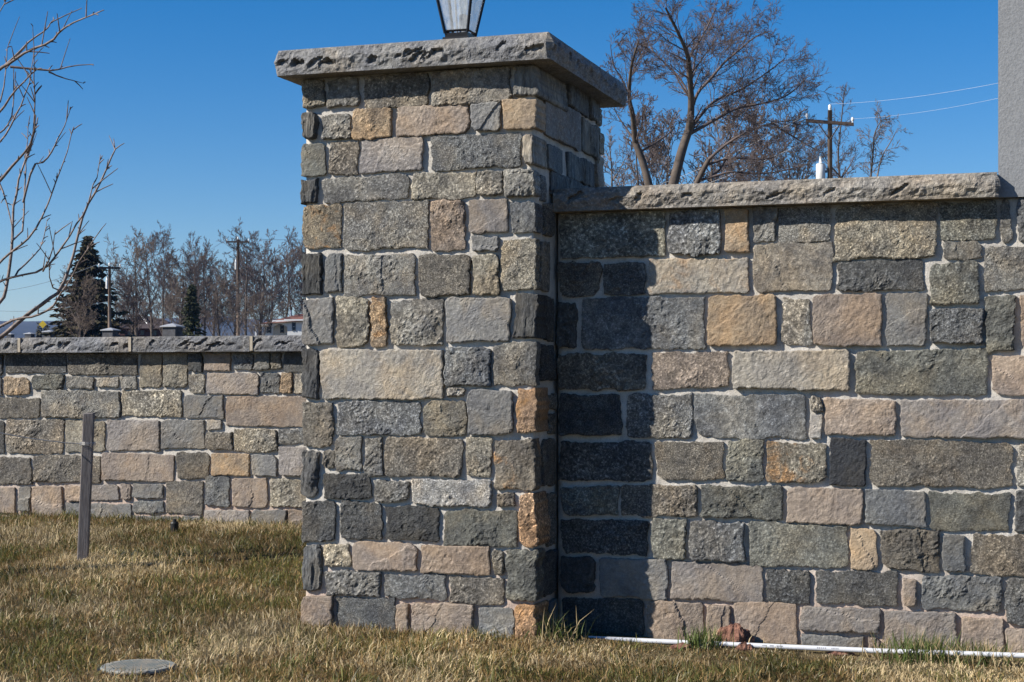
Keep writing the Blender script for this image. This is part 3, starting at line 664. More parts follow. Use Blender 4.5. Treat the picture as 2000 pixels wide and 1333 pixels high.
# ------------------------------------------------------------------ trees
def grow(out, p, d, L, r, lev, P, R):
    n = max(2, int(round(L / P['seg'][lev]))); pts = [p.copy()]; rad = [r]; d = d.normalized(); pos = p.copy(); step = L / n
    wob, trop = P['wob'][lev], P['trop'][lev]
    for i in range(n):
        d = (d + Vector((R.gauss(0, wob), R.gauss(0, wob), R.gauss(0, wob) + trop))).normalized()
        pos = pos + d * step; pts.append(pos.copy()); rad.append(max(P['rmin'], r * (1 - (1 - P['tip']) * (i + 1) / n)))
    out.append((pts, rad, lev)); spawn(out, pts, rad, L, lev, P, R)
def spawn(out, pts, rad, L, lev, P, R, tmin=None):
    if lev >= P['max']: return
    n = len(pts) - 1; cnt = P['n'][lev]; cnt = int(cnt) + (R.random() < cnt - int(cnt))
    t0 = P['t0'][lev] if tmin is None else tmin
    for k in range(cnt):
        t = t0 + (1 - t0) * (k + R.random()) / cnt; f = t * n; i = min(n - 1, int(f)); f -= i
        q = pts[i].lerp(pts[i + 1], f); rr = rad[i] * (1 - f) + rad[i + 1] * f
        dd = (pts[i + 1] - pts[i]).normalized()
        ax = dd.orthogonal().normalized(); bx = dd.cross(ax); az = R.random() * 6.283
        an = P['ang'][lev] * R.uniform(.7, 1.25)
        nd = dd * math.cos(an) + (ax * math.cos(az) + bx * math.sin(az)) * math.sin(an)
        cl = L * P['ratio'][lev] * R.uniform(.6, 1.15) * (1 - .45 * t)
        grow(out, q, nd, cl, max(P['rmin'], rr * P['rr'][lev]), lev + 1, P, R)
def tree_meshes(out, split=1):
    a, b = MB(), MB()
    for pts, rad, lev in out: (a if lev < split else b).tube(pts, rad, (8, 5, 4, 3, 3, 3)[min(lev, 5)], cap=False)
    return a, b
def tree(name, label, out, mats, base, group=None, split=1):
    t = thing(name, label, 'tree', base, group); a, b = tree_meshes(out, split)
    a.obj('trunk', mats[0], t, (-t.location), smooth=True); b.obj('crown', mats[1], t, (-t.location), smooth=True)
    return t
def gzf(x, y): return float(gz(x, y))

# -- big trees behind the high wall, limbs laid out from what shows above the coping
TP = dict(seg=(2.0, 1.1, .8, .6, .5), wob=(.05, .10, .16, .20, .24), trop=(.03, .05, .06, .07, .06), n=(9, 11, 10, 7, 0),
          t0=(.25, .15, .12, .1, 0), ang=(.8, .85, .8, .7, .5), ratio=(.5, .55, .55, .6, .5), rr=(.45, .34, .42, .6, .7), tip=.3, rmin=.0075, max=4)
def guided_tree(name, label, limbs, depth, seed, spread, mats, P=TP, over=None):
    R = random.Random(seed); P = dict(P); P.update(over or {}); out = []; base = None
    for k, (lev, r0, r1, pp) in enumerate(limbs):
        pts = []; n = len(pp); off = 0 if k == 0 else R.uniform(-spread, spread)
        for i, (x, y) in enumerate(pp):
            pts.append(at_d(x, y, depth + off * i / max(1, n - 1)))
        if lev == 0 and base is None:
            g = Vector((pts[0].x, pts[0].y, gzf(pts[0].x, pts[0].y) - .1)); base = g + Vector((0, 0, .1))
            pts = [g, g.lerp(pts[0], .5)] + pts
        # smooth subdivision
        for _ in range(2):
            q = [pts[0]]
            for a, b in zip(pts, pts[1:]): q += [a.lerp(b, .25), a.lerp(b, .75)]
            q.append(pts[-1]); pts = q
        r0, r1 = (r0 * .74, r1 * .62) if lev == 0 else (r0 * .50, r1 * .45)
        rad = [r0 + (r1 - r0) * (i / (len(pts) - 1)) ** .8 for i in range(len(pts))]
        L = sum((b - a).length for a, b in zip(pts, pts[1:]))
        out.append((pts, rad, lev))
        ll = max(1, lev); PP = dict(P); nn = list(P['n']); nn[ll] = max(3, int(L * P.get('per_m', 1.5))); PP['n'] = nn
        cl = max(2.5, L * .75)
        vis = P.get('clear', .92) if (lev == 0 and k == 0) else .22
        if lev == 0 and k == 0 and 'clear' not in P: nn[ll] = 2
        spawn(out, pts, rad, min(cl, P.get('lmax', 6.0)), ll, PP, R, vis)
    return tree(name, label, out, mats, base)
guided_tree('bare_tree', 'tall broad leafless tree with leaning forked trunk behind the high wall', [
    (0, .42, .30, [(1312,372),(1316,357),(1332,292),(1346,253)]),
    (0, .27, .07, [(1346,253),(1351,208),(1347,146),(1345,110),(1325,65),(1300,16)]),
    (1, .13, .04, [(1345,112),(1371,75),(1397,20)]),
    (1, .20, .04, [(1348,240),(1358,185),(1387,156),(1416,120),(1442,100),(1475,71),(1504,62)]),
    (1, .20, .04, [(1345,258),(1371,221),(1397,195),(1433,182),(1459,169),(1507,136),(1533,114)]),
    (1, .20, .04, [(1343,264),(1397,234),(1436,211),(1491,203),(1540,188),(1572,156)]),
    (1, .13, .03, [(1350,200),(1332,156),(1303,127),(1273,101),(1262,65)]),
    (1, .10, .03, [(1349,160),(1366,120),(1395,85),(1410,40)])], 72, 1, 7, (M['bark'], M['twig']), over=dict(per_m=3.6, lmax=4.8))
guided_tree('bare_tree', 'leafless tree with pruned stubs rising between pillar cap and tall broad tree', [
    (0, .30, .22, [(1268,372),(1267,359),(1254,312),(1241,280)]),
    (0, .18, .05, [(1241,280),(1236,221),(1228,195),(1230,156),(1234,123),(1247,81)]),
    (1, .11, .03, [(1252,296),(1286,276),(1312,257),(1322,240)]),
    (1, .09, .03, [(1229,190),(1215,153),(1197,130),(1192,86)]),
    (1, .10, .03, [(1240,275),(1222,250),(1205,225),(1195,200)]),
    (1, .09, .03, [(1232,150),(1252,110),(1262,90)])], 66, 2, 4, (M['bark'], M['twig']), over=dict(per_m=2.6, lmax=4.0))
guided_tree('bare_tree', 'low spreading leafless tree with limbs arching sideways toward the utility pole', [
    (0, .30, .20, [(1356,372),(1361,356),(1384,312)]),
    (1, .19, .04, [(1384,312),(1416,283),(1459,257),(1507,240),(1556,234)]),
    (1, .16, .04, [(1374,325),(1426,307),(1491,314),(1524,302),(1552,270)]),
    (1, .15, .04, [(1370,352),(1405,342),(1426,335),(1475,341),(1530,335),(1580,320)]),
    (1, .14, .03, [(1388,345),(1410,330),(1429,283),(1442,250),(1459,222)]),
    (1, .12, .03, [(1507,240),(1540,262),(1580,285),(1605,300)])], 78, 3, 6, (M['bark'], M['twig']), over=dict(per_m=3.4, lmax=4.6))
guided_tree('bare_tree', 'small leafless tree with two thin stems standing apart beyond the utility pole', [
    (0, .12, .03, [(1700,362),(1701,341),(1706,292),(1707,260),(1722,234)]),
    (1, .12, .03, [(1712,362),(1714,341),(1722,305),(1741,276),(1754,250)])], 80, 4, 2, (M['bark'], M['twig2']), over=dict(per_m=2.0, lmax=2.6, rmin=.009, clear=.45, n=(9, 11, 7, 4, 0)))
guided_tree('bare_tree', 'thin young leafless tree just beside the back edge of the pillar', [
    (0, .10, .02, [(1195,372),(1195,361),(1195,325),(1190,285)]),
    (1, .07, .02, [(1198,352),(1212,330),(1226,300)])], 60, 5, 1.5, (M['bark'], M['twig2']), over=dict(per_m=2.0, lmax=2.4, clear=.45, n=(9, 11, 7, 4, 0)))
guided_tree('bare_tree', 'dense twiggy leafless tree growing close behind the transformer pole', [
    (0, .15, .03, [(1642,372),(1640,345),(1636,300),(1642,250),(1648,188)]),
    (1, .12, .03, [(1642,350),(1660,325),(1672,300)]), (1, .10, .02, [(1640,345),(1615,315),(1600,285)])], 84, 6, 3, (M['bark'], M['twig']), over=dict(per_m=2.2, lmax=3.0, clear=.3, n=(9, 11, 7, 4, 0)))

# -- leafless trees beyond the low wall: four grown kinds, copied
BP = dict(seg=(1.2, .9, .7, .5, .4), wob=(.05, .12, .17, .21, .24), trop=(.05, .09, .09, .09, .07), n=(17, 9, 7, 5, 0),
          t0=(.22, .2, .15, .1, 0), ang=(.6, .6, .6, .55, .5), ratio=(.55, .5, .5, .5, .5), rr=(.36, .42, .5, .6, .7), tip=.2, rmin=.012, max=4)
def generic(seed, h, over=None, r=.15):
    P = dict(BP); P.update(over or {}); out = []; R = random.Random(seed)
    grow(out, Vector((0, 0, -.1)), Vector((R.gauss(0, .05), R.gauss(0, .05), 1)), h, r, 0, P, R)
    return tree_meshes(out)
KIND = []
for i, (h, ov) in enumerate([(9.5, {}), (10, dict(ang=(.75, .7, .65, .6, .5))), (8.5, dict(n=(19, 10, 8, 5, 0))), (10.5, dict(ang=(.45, .5, .55, .55, .5), n=(15, 8, 6, 5, 0)))]):
    a, b = generic(40 + i, h, ov)
    KIND.append((h, a, b, [None, None]))
def place_tree(px, top, depth, kind, label, tw=None, group=None, rz=0.0, name='bare_tree', wide=1.0):
    h, a, b, me = KIND[kind]; p = at_d(px, 650, depth); z = gzf(p.x, p.y); H = at_d(px, top, depth).z - z; s = H / (h * 1.02)
    t = thing(name, label, 'tree', (p.x, p.y, z), group); t.scale = (s * wide, s * wide, s); t.rotation_euler = (0, 0, rz)
    tw = tw or M['twig']
    for j, (mb, nm, mm) in enumerate(((a, 'trunk', M['bark']), (b, 'crown', tw))):
        if me[j] is None: o = mb.obj(nm, mm, t, smooth=True); me[j] = o.data
        else: o = link(nm, me[j], mm, t)
        o.material_slots[0].link = 'OBJECT'; o.material_slots[0].material = mm
    return t
G = 'leafless trees in the thicket beyond the low wall'
LB = 'leafless brown tree in the thicket between the spruce and the white house'
LT = [(268,492,150,0,1.25),(300,486,158,1,1.1),(322,500,140,3,.9),(348,520,165,2,1.2),(385,502,150,3,.9),(402,508,165,0,1.0),(432,560,140,2,1.2),(484,482,158,1,1.0),(505,500,192,2,1.1),
      (528,520,198,0,1.2),(552,492,205,3,1.1),(575,512,200,1,1.2),(600,505,205,0,1.2),(455,535,182,2,1.3),(258,560,135,2,1.4),(232,560,170,1,1.4),(372,555,180,2,1.5),(420,530,188,1,1.3),(630,500,200,2,1.2)]
for i, (px, top, dep, k, wd) in enumerate(LT):
    place_tree(px, top, dep, k, LB, M['twig'] if i % 3 else M['twig2'], G, rz=i * 1.3, wide=wd)
place_tree(160, 560, 95, 2, 'pale bushy leafless tree standing in front of the dark spruce', M['twig2'], rz=.4, wide=1.25)
place_tree(335, 572, 92, 3, 'slender pale young leafless tree beside the far pier with pointed cap near the thicket', M['twig2'], rz=2.2, wide=1.1)
place_tree(472, 585, 110, 3, 'slender leafless sapling at the foot of the utility pole near the white house', M['twig2'], rz=3.1, wide=1.2)
place_tree(503, 590, 112, 2, 'leafless sapling rising in front of the white house porch', M['twig2'], rz=4.1, wide=1.0)

G2 = 'leafless trees behind the tall broad tree'
for i, (px, top, dep, k, wd) in enumerate([(1412, 268, 104, 1, 1.2), (1490, 285, 98, 3, 1.3), (1562, 300, 108, 3, 1.2), (1222, 285, 96, 3, 1.1), (1300, 300, 110, 0, 1.2)]):
    place_tree(px, top, dep, k, 'fine twiggy leafless tree behind the high wall among the bigger trees', M['twig'] if i % 2 else M['twig2'], G2, rz=i * 2.1 + .5, wide=wd)

def conifer(name, label, px, top, depth, halfw_px, material, seed, droop, n_lay, tuft):
    R = np.random.RandomState(seed); p = at_d(px, 650, depth); z0 = gzf(p.x, p.y); H = at_d(px, top, depth).z - z0; W = halfw_px / F * depth
    t = thing(name, label, 'tree', (p.x, p.y, z0))
    MB().tube([(0, 0, -.1), (0, 0, H * .5), (0, 0, H * .97)], [.22, .12, .02], 8).obj('trunk', M['bark'], t, smooth=True)
    v, f = [], []
    for i in range(n_lay):
        q = R.rand() ** 1.15; z = H * (.06 + .93 * q); rad = W * (1 - q) ** .8 * R.choice([R.uniform(.35, .9), R.uniform(.8, 1.35)]) + .05
        az = R.rand() * 6.283; d = np.array([math.cos(az), math.sin(az)]); per = np.array([-d[1], d[0]])
        m = max(3, int(rad / (tuft * .42)))
        for j in range(m):
            s = (j + .6) / m; r = rad * s; zz = z - droop * rad * s * (1 - .55 * s) + R.normal(0, .05)
            for side in (-1, 0, 1):
                if R.rand() < .15: continue
                w = tuft * R.uniform(.5, 1.1) * (1.1 - .55 * s) * (1 - .5 * q); c = d * r + per * side * w * .8 + R.normal(0, .06, 2)
                a = R.uniform(-.6, .6) + side * .5; dd = d * math.cos(a) + per * math.sin(a); pp = np.array([-dd[1], dd[0]])
                k = len(v); L = tuft * R.uniform(.8, 1.3) * (1 - .35 * q); e = w * .32; dz = -L * R.uniform(.1, .55)
                v += [(*(c - dd * L * .3), zz + .05), (*(c + pp * e), zz - .08 * R.rand()), (*(c + dd * L * .8), zz + dz), (*(c - pp * e), zz - .08 * R.rand())]
                f.append([k, k + 1, k + 2]); f.append([k, k + 2, k + 3])
                v.append((c[0], c[1], zz - tuft * R.uniform(.3, .7))); f.append([k, k + 2, k + 4])
    me = bpy.data.meshes.new('crown'); me.from_pydata(v, [], f); me.update(); link('crown', me, material, t); return t
conifer('spruce_tree', 'dark spruce tree with drooping boughs behind the low wall', 172, 460, 125, 84, M['needles'], 3, .34, 400, .5)
conifer('arborvitae', 'small yellow green conical evergreen among the leafless trees', 374, 556, 118, 26, M['cedar'], 4, .12, 260, .35)

# -- staked young tree at the left, its limbs reach into the picture
YD = 7.15
yt_p = at_d(-125, 900, YD); yt_z = gzf(yt_p.x, yt_p.y)
Ry = random.Random(77); out = []
tp = [Vector((yt_p.x, yt_p.y, yt_z - .1)), Vector((yt_p.x, yt_p.y, .7)), at_d(-115, 640, YD), at_d(-105, 500, YD), at_d(-112, 300, YD), at_d(-100, 100, YD), at_d(-104, -160, YD)]
tr = [.030, .027, .024, .021, .016, .012, .005]
out.append((tp, tr, 0))
YB = [(5.5, [(-110,700),(-40,680),(0,663),(44,622),(93,587),(119,569),(140,510),(150,470),(165,410),(190,370),(215,315),(226,290)]),
 (3.6, [(-60,672),(0,638),(33,622),(70,619),(98,604),(115,582),(135,550),(160,500),(193,455)]),
 (4.6, [(-105,690),(-40,640),(0,590),(15,560),(25,470),(25,420),(35,366),(47,317),(64,277),(74,230)]),
 (3.4, [(-105,620),(-50,575),(0,550),(30,540),(84,530),(114,495),(144,450),(168,411),(180,370),(193,340),(196,302)]),
 (3.4, [(-105,600),(-50,560),(0,515),(30,485),(64,460),(89,411),(106,366),(124,317),(144,248)]),
 (4.2, [(-108,480),(-60,420),(0,354),(30,317),(54,292),(66,260),(70,225)]),
 (2.8, [(-108,420),(-50,340),(0,277),(30,233),(45,198),(62,150),(66,100)]),
 (4.0, [(-105,260),(-50,180),(0,134),(20,124),(54,99),(99,84),(118,60),(134,50),(170,33),(203,20)]),
 (2.6, [(10,128),(30,110),(64,74),(90,60),(99,45),(106,38)]),
 (2.8, [(20,131),(70,136),(109,139),(139,129),(183,126)]),
 (2.0, [(95,141),(115,150),(134,156),(163,163)]),
 (3.4, [(-108,360),(-50,275),(0,218),(25,183),(54,153),(74,134)]),
 (2.2, [(52,300),(60,285),(67,248),(69,173),(66,110),(64,50)]),
 (2.0, [(-105,130),(-40,70),(0,30),(12,0),(25,-40)]),
 (2.6, [(45,396),(64,322),(89,317),(105,290),(114,267),(130,240),(138,210)]),
 (2.4, [(25,470),(50,446),(47,347),(50,292),(56,240)]),
 (2.2, [(0,345),(8,385),(22,430),(25,470)]),
 (2.2, [(30,540),(60,505),(84,480),(92,430)]), (2.0, [(84,530),(100,500),(108,450)]), (2.0, [(119,569),(98,560),(95,500)]),
 (2.2, [(0,260),(20,240),(27,200),(30,150)]), (1.8, [(0,200),(10,160),(14,100),(18,82)])]
for k, (w, pp) in enumerate(YB):
    o0 = Ry.uniform(-.5, .5); n = len(pp); pts = []
    if k in (8, 9, 10): o0 = .2
    for i, (x, y) in enumerate(pp): pts.append(at_d(x, y, YD + o0 * (.2 + .8 * i / (n - 1)) * (1 if k not in (8, 9, 10) else .4)))
    if k == 7: pass
    q = [pts[0]]
    for a, b in zip(pts, pts[1:]): q += [a.lerp(b, .3) + Vector((Ry.gauss(0, .003), Ry.gauss(0, .003), 0)), a.lerp(b, .75)]
    q.append(pts[-1]); r0 = w / F * YD * 1.0; rad = [r0 * (1 - .76 * i / (len(q) - 1)) for i in range(len(q))]
    out.append((q, rad, 1))
    L = sum((b - a).length for a, b in zip(q, q[1:]))
    for j in range(int(L * 19)):                                     # short spurs and buds
        f = Ry.uniform(.15, 1) * (len(q) - 1.01); i = int(f); c = q[i].lerp(q[i + 1], f - i); d = (q[i + 1] - q[i]).normalized()
        sd_ = d.orthogonal(); sd_.rotate(__import__('mathutils').Quaternion(d, Ry.random() * 6.28)); dd = (d * .8 + sd_ * .7 + Vector((0, 0, .35))).normalized()
        l = Ry.choice([.012, .015, .015, .02, .02, .03, .03, .05, .09, .15]); out.append(([c, c + dd * l * .5 + Vector((0, 0, .002)), c + dd * l], [.0028, .0024, .0016], 2))
tree('young_tree', 'staked young leafless tree whose thin branches spread before the blue sky', out, (M['young_bark'], M['young_bark']), (yt_p.x, yt_p.y, yt_z))

# ------------------------------------------------------------------ stake and guy wire
sb = at_d(161, 1096, 7.55); sb.z = gzf(sb.x, sb.y) - .05; st_ = at_d(174, 808, 7.5)
stk = thing('wooden_stake', 'weathered grey wooden stake leaning in the lawn with wire looped round it', 'stake', (sb.x, sb.y, sb.z))
m = MB(); e = .024
for c, z in ((Vector((0, 0, 0)), 0), (st_ - sb, 0)):
    for dx, dy in ((-e, -e), (e, -e), (e, e), (-e, e)):
        k = math.radians(25); m.v.append((c.x + dx * math.cos(k) - dy * math.sin(k), c.y + dx * math.sin(k) + dy * math.cos(k), c.z + (0.004 if dx > 0 and c.z > 0 else 0)))
m.f = [[0, 3, 2, 1], [4, 5, 6, 7], [0, 1, 5, 4], [1, 2, 6, 5], [2, 3, 7, 6], [3, 0, 4, 7]]
so = m.obj('post', M['stake'], stk)
bev = so.modifiers.new('bevel', 'BEVEL'); bev.width = .003; bev.segments = 1
ax = (st_ - sb); wp = sb + ax * ((865 - 1096) / (808 - 1096))
for dz in (0, .006, .011):
    ring = [wp + Vector((math.cos(a) * .036, math.sin(a) * .036, dz + .002 * math.sin(3 * a))) for a in np.linspace(0, 6.283, 15)]
    pts = ring; mm = MB(); ps = [p - sb for p in pts]
    for a, b in zip(ps, ps[1:]): mm.tube([a, b], .0013, 5, cap=False)
    mm.obj('wire_loop', M['steel_wire'], stk)
we = Vector((yt_p.x + .03, yt_p.y, at_d(0, 826, YD).z + .02))
wl = wp + Vector((-.034, -.01, .004)); mid = []
for i in range(13):
    t = i / 12; mid.append(wl.lerp(we, t) + Vector((0, 0, -.045 * 4 * t * (1 - t) * .4)))
wm = MB()
for a, b in zip(mid[:9], mid[1:9]): wm.tube([a - wl, b - wl], .0026, 5, cap=False)
guy = thing('guy_wire', 'thin slack wire tying the wooden stake to the young tree', 'wire', wl)
wm.obj('strand', M['steel_wire'], guy)
sm_ = MB()
for a, b in zip(mid[8:], mid[9:]): sm_.tube([a - wl, b - wl], .009, 6)
sm_.obj('strap', M['green_strap'], guy)

# ------------------------------------------------------------------ utility poles and lines
def pole(name, label, px, top, depth, arm_px, arm_dz, r, tank, seed, arm_yaw):
    p = at_d(px, top, depth); z0 = gzf(p.x, p.y); H = p.z - z0
    t = thing(name, label, 'utility pole', (p.x, p.y, z0))
    MB().tube([(0, 0, -.3), (0, 0, H)], [r * 1.15, r * .8], 12).obj('shaft', M['pole_wood'], t, smooth=True)
    a = t_arm = arm_px / 2 / F * depth; za = H - arm_dz
    d = Vector((math.cos(arm_yaw), math.sin(arm_yaw), 0)); pf = Vector((-d.y, d.x, 0)) * (-r - .06)
    m = MB(); sl = -.02 * (1 if seed == 1 else 0)
    for s in (-1, 1):
        c = d * a * s + pf + Vector((0, 0, za + sl * s * 6))
        for (u, w) in ((-.06, -.07), (.06, -.07), (.06, .07), (-.06, .07)):
            q = c + Vector((-d.y, d.x, 0)) * u + Vector((0, 0, w)); m.v.append(tuple(q))
    m.f = [[0, 1, 2, 3], [7, 6, 5, 4], [0, 4, 5, 1], [1, 5, 6, 2], [2, 6, 7, 3], [3, 7, 4, 0]]
    m.obj('crossarm', M['dark_wood'], t)
    for s in (-1, 1):
        MB().tube([d * a * .45 * s + pf + Vector((0, 0, za - .05)), pf * .6 + Vector((0, 0, za - .75))], .025, 4).obj('brace', M['dark_wood'], t)
        c = d * a * .95 * s + pf + Vector((0, 0, za + .07 + sl * s * 6))
        MB().tube([c, c + Vector((0, 0, .06)), c + Vector((0, 0, .1)), c + Vector((0, 0, .2)), c + Vector((0, 0, .24))], [.03, .03, .065, .065, .03], 8).obj('insulator', M['porcelain'], t, smooth=True)
    c = Vector((0, 0, H)); MB().tube([c, c + Vector((0, 0, .05)), c + Vector((0, 0, .2)), c + Vector((0, 0, .26))], [.04, .075, .075, .03], 8).obj('insulator', M['porcelain'], t, smooth=True)
    if tank:
        tx, tz, tr_, th = tank; c = Vector((CO, SI, 0)) * tx
        MB().tube([c + Vector((0, 0, tz - th)), c + Vector((0, 0, tz - th + .05)), c + Vector((0, 0, tz - .06)), c + Vector((0, 0, tz))], [tr_ * .85, tr_, tr_, tr_ * .9], 14).obj('transformer', M['tank_paint'], t, smooth=True)
        MB().tube([c + Vector((0, 0, tz)), c + Vector((0, 0, tz + .15)), c + Vector((0, 0, tz + .3))], [.09, .07, .05], 8).obj('bushing', M['porcelain'], t, smooth=True)
        MB().box(min(0, tx), max(0, tx), -.04, .04, tz - th * .6, tz - th * .45).obj('bracket', M['dark_wire'], t)
    return t, H, d * a, pf, za
dR = 70.0
poleR, HR, dA, pfR, zaR = pole('utility_pole', 'utility pole with tilted crossarm and white transformer can beside the bare trees', 1621, 216, dR, 92, .55, .12, None, 1, YAW - .25)
zt_ = at_d(1615, 320, dR).z - poleR.location.z
for nm, pts, rd, mt in (('transformer', [(0, -.85), (0, -.8), (0, -.06), (0, 0)], [.17, .2, .2, .17], 'tank_paint'), ('bushing', [(0, 0), (0, .15), (0, .32)], [.08, .06, .05], 'porcelain')):
    c = Vector((CO, SI, 0)) * -.40
    MB().tube([c + Vector((0, 0, zt_ + z)) for _, z in pts], rd, 14).obj(nm, M[mt], poleR, smooth=True)
MB().box(-.36, -.1, -.16, -.08, zt_ - .4, zt_ - .3).obj('bracket', M['dark_wire'], poleR)
zc_ = at_d(1636, 270, dR).z - poleR.location.z; c = Vector((CO, SI, 0))
MB().tube([c * .1 + Vector((0, 0, zc_ + .1)), c * .4 + Vector((0, 0, zc_ + .25)), c * .42 + Vector((0, 0, zc_ - .25)), c * .3 + Vector((0, 0, zc_ - .35))], .045, 6).obj('fuse_cutout', M['dark_wire'], poleR)
p1, H1, d1, f1, z1 = pole('utility_pole', 'tall slim utility pole rising between the thicket and the white house', 465, 468, 150, 44, .25, .15, (-.2, 9.0, .11, .7), 2, YAW + .1)
p2, H2, d2, f2, z2 = pole('utility_pole', 'shorter brown utility pole standing in front of the dark spruce', 214, 520, 118, 42, .15, .12, (-.18, 6.0, .10, .6), 3, YAW + .3)
def wire(label, a, b, sag, r, material, n=24):
    o = thing('power_line', label, 'power line', a); m = MB(); pts = []
    for i in range(n + 1):
        t = i / n; pts.append((b - a) * t + Vector((0, 0, -4 * sag * t * (1 - t))))
    m.tube(pts, r, 5).obj('strand', material, o, smooth=True)
PR = poleR.location
eL = PR - dA * .95 + pfR + Vector((0, 0, zaR + .4)); eR = PR + dA * .95 + pfR + Vector((0, 0, zaR + .12)); eT = PR + Vector((0, 0, HR + .27))
wire('bright power line from the tilted pole top to beyond the stucco column', eT, at_d(2150, 118, 46), .25, .0042, M['wire'])
wire('bright power line from the tilted crossarm end to beyond the stucco column', eR, at_d(2150, 142, 46), .25, .0036, M['wire'])
wire('upper power line dropping from the tilted crossarm behind the tall tree', eL, at_d(1130, 395, 120), .8, .008, M['wire'])
wire('lower power line dropping from the tilted pole behind the tall tree', eR, at_d(1130, 420, 120), .8, .008, M['wire'])
wire('dark cable low above the coping next to the stucco column', PR + Vector((0, 0, zt_ - 1.0)), at_d(2150, 312, 60), .1, .012, M['dark_wire'])
P1, P2 = p1.location, p2.location
wire('faint power line from the slim pole toward the pillar', P1 + d1 * .95 + f1 + Vector((0, 0, z1 + .3)), at_d(700, 463, 170), .2, .016, M['dark_wire'])
wire('faint power line between the slim pole and the brown pole', P1 - d1 * .95 + f1 + Vector((0, 0, z1 + .3)), P2 + d2 * .95 + f2 + Vector((0, 0, z2 + .3)), 1.0, .014, M['dark_wire'])
wire('faint upper power line left of the brown pole', P2 - d2 * .95 + f2 + Vector((0, 0, z2 + .3)), at_d(-60, 572, 150), .6, .016, M['dark_wire'])
wire('faint lower power line left of the brown pole', P2 + Vector((0, 0, z2 - 2.4)), at_d(-60, 602, 150), .5, .016, M['dark_wire'])

# ------------------------------------------------------------------ far houses, piers, sign, hill
hd = 180.0; hp = at_d(545, 657, hd); hz = gzf(hp.x, hp.y); S = hd / F
house = thing('white_house', 'white house with brown red hip roof, arched porch and dark shuttered windows', 'house', (hp.x, hp.y, hz)); house.rotation_euler = (0, 0, YAW)
def hx(px): return (px - 545) * S
def hzz(py): return EYE + (HZ - py) * S - hz
MB().box(hx(561), hx(640), 0, 7, -.2, hzz(627)).obj('wall', M['white_wall'], house)
MB().box(hx(516), hx(532), .3, 7, -.2, hzz(636)).obj('wall', M['white_wall'], house)
MB().box(hx(532), hx(561), 1.6, 7, -.2, hzz(634)).obj('wall', M['white_wall'], house)
ar = [(hx(531), hzz(625.5)), (hx(561.5), hzz(625.5))] + [(hx(561.5 - 30.5 * i / 10), hzz(640 - 6.5 * math.sin(math.pi * (i / 10)))) for i in range(0, 11)]
m = MB(); m.prism(ar, 1, .1, .35); m.obj('porch_arch', M['trim'], house)
rf = MB(); n0 = [(hx(508), -.4, hzz(633)), (hx(645), -.4, hzz(624.5)), (hx(645), 7.6, hzz(624.5)), (hx(508), 7.6, hzz(633)), (hx(578), 3.4, hzz(611)), (hx(620), 3.4, hzz(611))]
rf.v = n0; rf.f = [[0, 1, 5, 4], [1, 2, 5], [2, 3, 4, 5], [3, 0, 4], [3, 2, 1, 0]]; rf = rf.obj('roof', M['roof'], house)
MB().box(hx(558), hx(561), 3, 3.4, hzz(618), hzz(604)).obj('chimney', M['trim'], rf)
MB().box(hx(556), hx(645), -.5, -.2, hzz(627), hzz(624.2)).obj('eave_trim', M['trim'], house)
MB().box(hx(495), hx(525), -.6, 4, hzz(636.5), hzz(634.2)).obj('porch_roof', M['trim'], house)
MB().box(hx(499), hx(501.5), -.3, -.12, -.2, hzz(636.5)).obj('porch_post', M['trim'], house)
MB().box(hx(514), hx(516.5), -.3, -.12, -.2, hzz(636.5)).obj('porch_post', M['trim'], house)
for (a, b, y, t_, bo) in ((572.5, 575.5, 0, 631, 646), (523, 527, .3, 639, 650), (545.5, 548.5, 1.6, 636, 649), (610, 614, 0, 631, 646)):
    w_ = MB().box(hx(a), hx(b), y - .05, y + .02, hzz(bo), hzz(t_)).obj('window', M['window_glass'], house)
    MB().box(hx(a), hx(b), y - .08, y - .052, (hzz(bo) + hzz(t_)) / 2 - .02, (hzz(bo) + hzz(t_)) / 2 + .02).obj('muntin', M['trim'], w_)
    for (sa, sb_) in ((a - 2.2, a - .1), (b + .1, b + 2.2)):
        MB().box(hx(sa), hx(sb_), y - .07, y - .01, hzz(bo) - .05, hzz(t_) + .05).obj('shutter', M['shutter'], house)

bd = 165.0; bp = at_d(290, 657, bd); bz = gzf(bp.x, bp.y); S2 = bd / F
barn = thing('dark_house', 'low dark maroon building with pale gable edge half hidden by the thicket', 'house', (bp.x, bp.y, bz)); barn.rotation_euler = (0, 0, YAW)
bx = lambda px: (px - 290) * S2
bzz = lambda py: EYE + (HZ - py) * S2 - bz
MB().box(bx(233), bx(335), 0, 6, -.2, bzz(641)).obj('wall', M['barn'], barn)
m = MB(); m.v = [(bx(228), -.4, bzz(642)), (bx(340), -.4, bzz(642)), (bx(340), 6.4, bzz(642)), (bx(228), 6.4, bzz(642)), (bx(262), 3, bzz(612)), (bx(312), 3, bzz(624))]
m.f = [[0, 1, 5, 4], [1, 2, 5], [2, 3, 4, 5], [3, 0, 4], [3, 2, 1, 0]]; m.obj('roof', M['dark_roof'], barn)
for a, b in (((228, 636, -.45), (262, 612, 2.6)), ((262, 612, 2.6), (290, 634, -.45))):
    MB().tube([(bx(a[0]), a[2], bzz(a[1]) + .06), (bx(b[0]), b[2], bzz(b[1]) + .06)], .10, 4).obj('rake_board', M['trim'], barn)
for a in (250, 275, 300, 322):
    w_ = MB().box(bx(a), bx(a + 6), -.05, .02, bzz(655), bzz(646)).obj('window', M['window_glass'], barn)

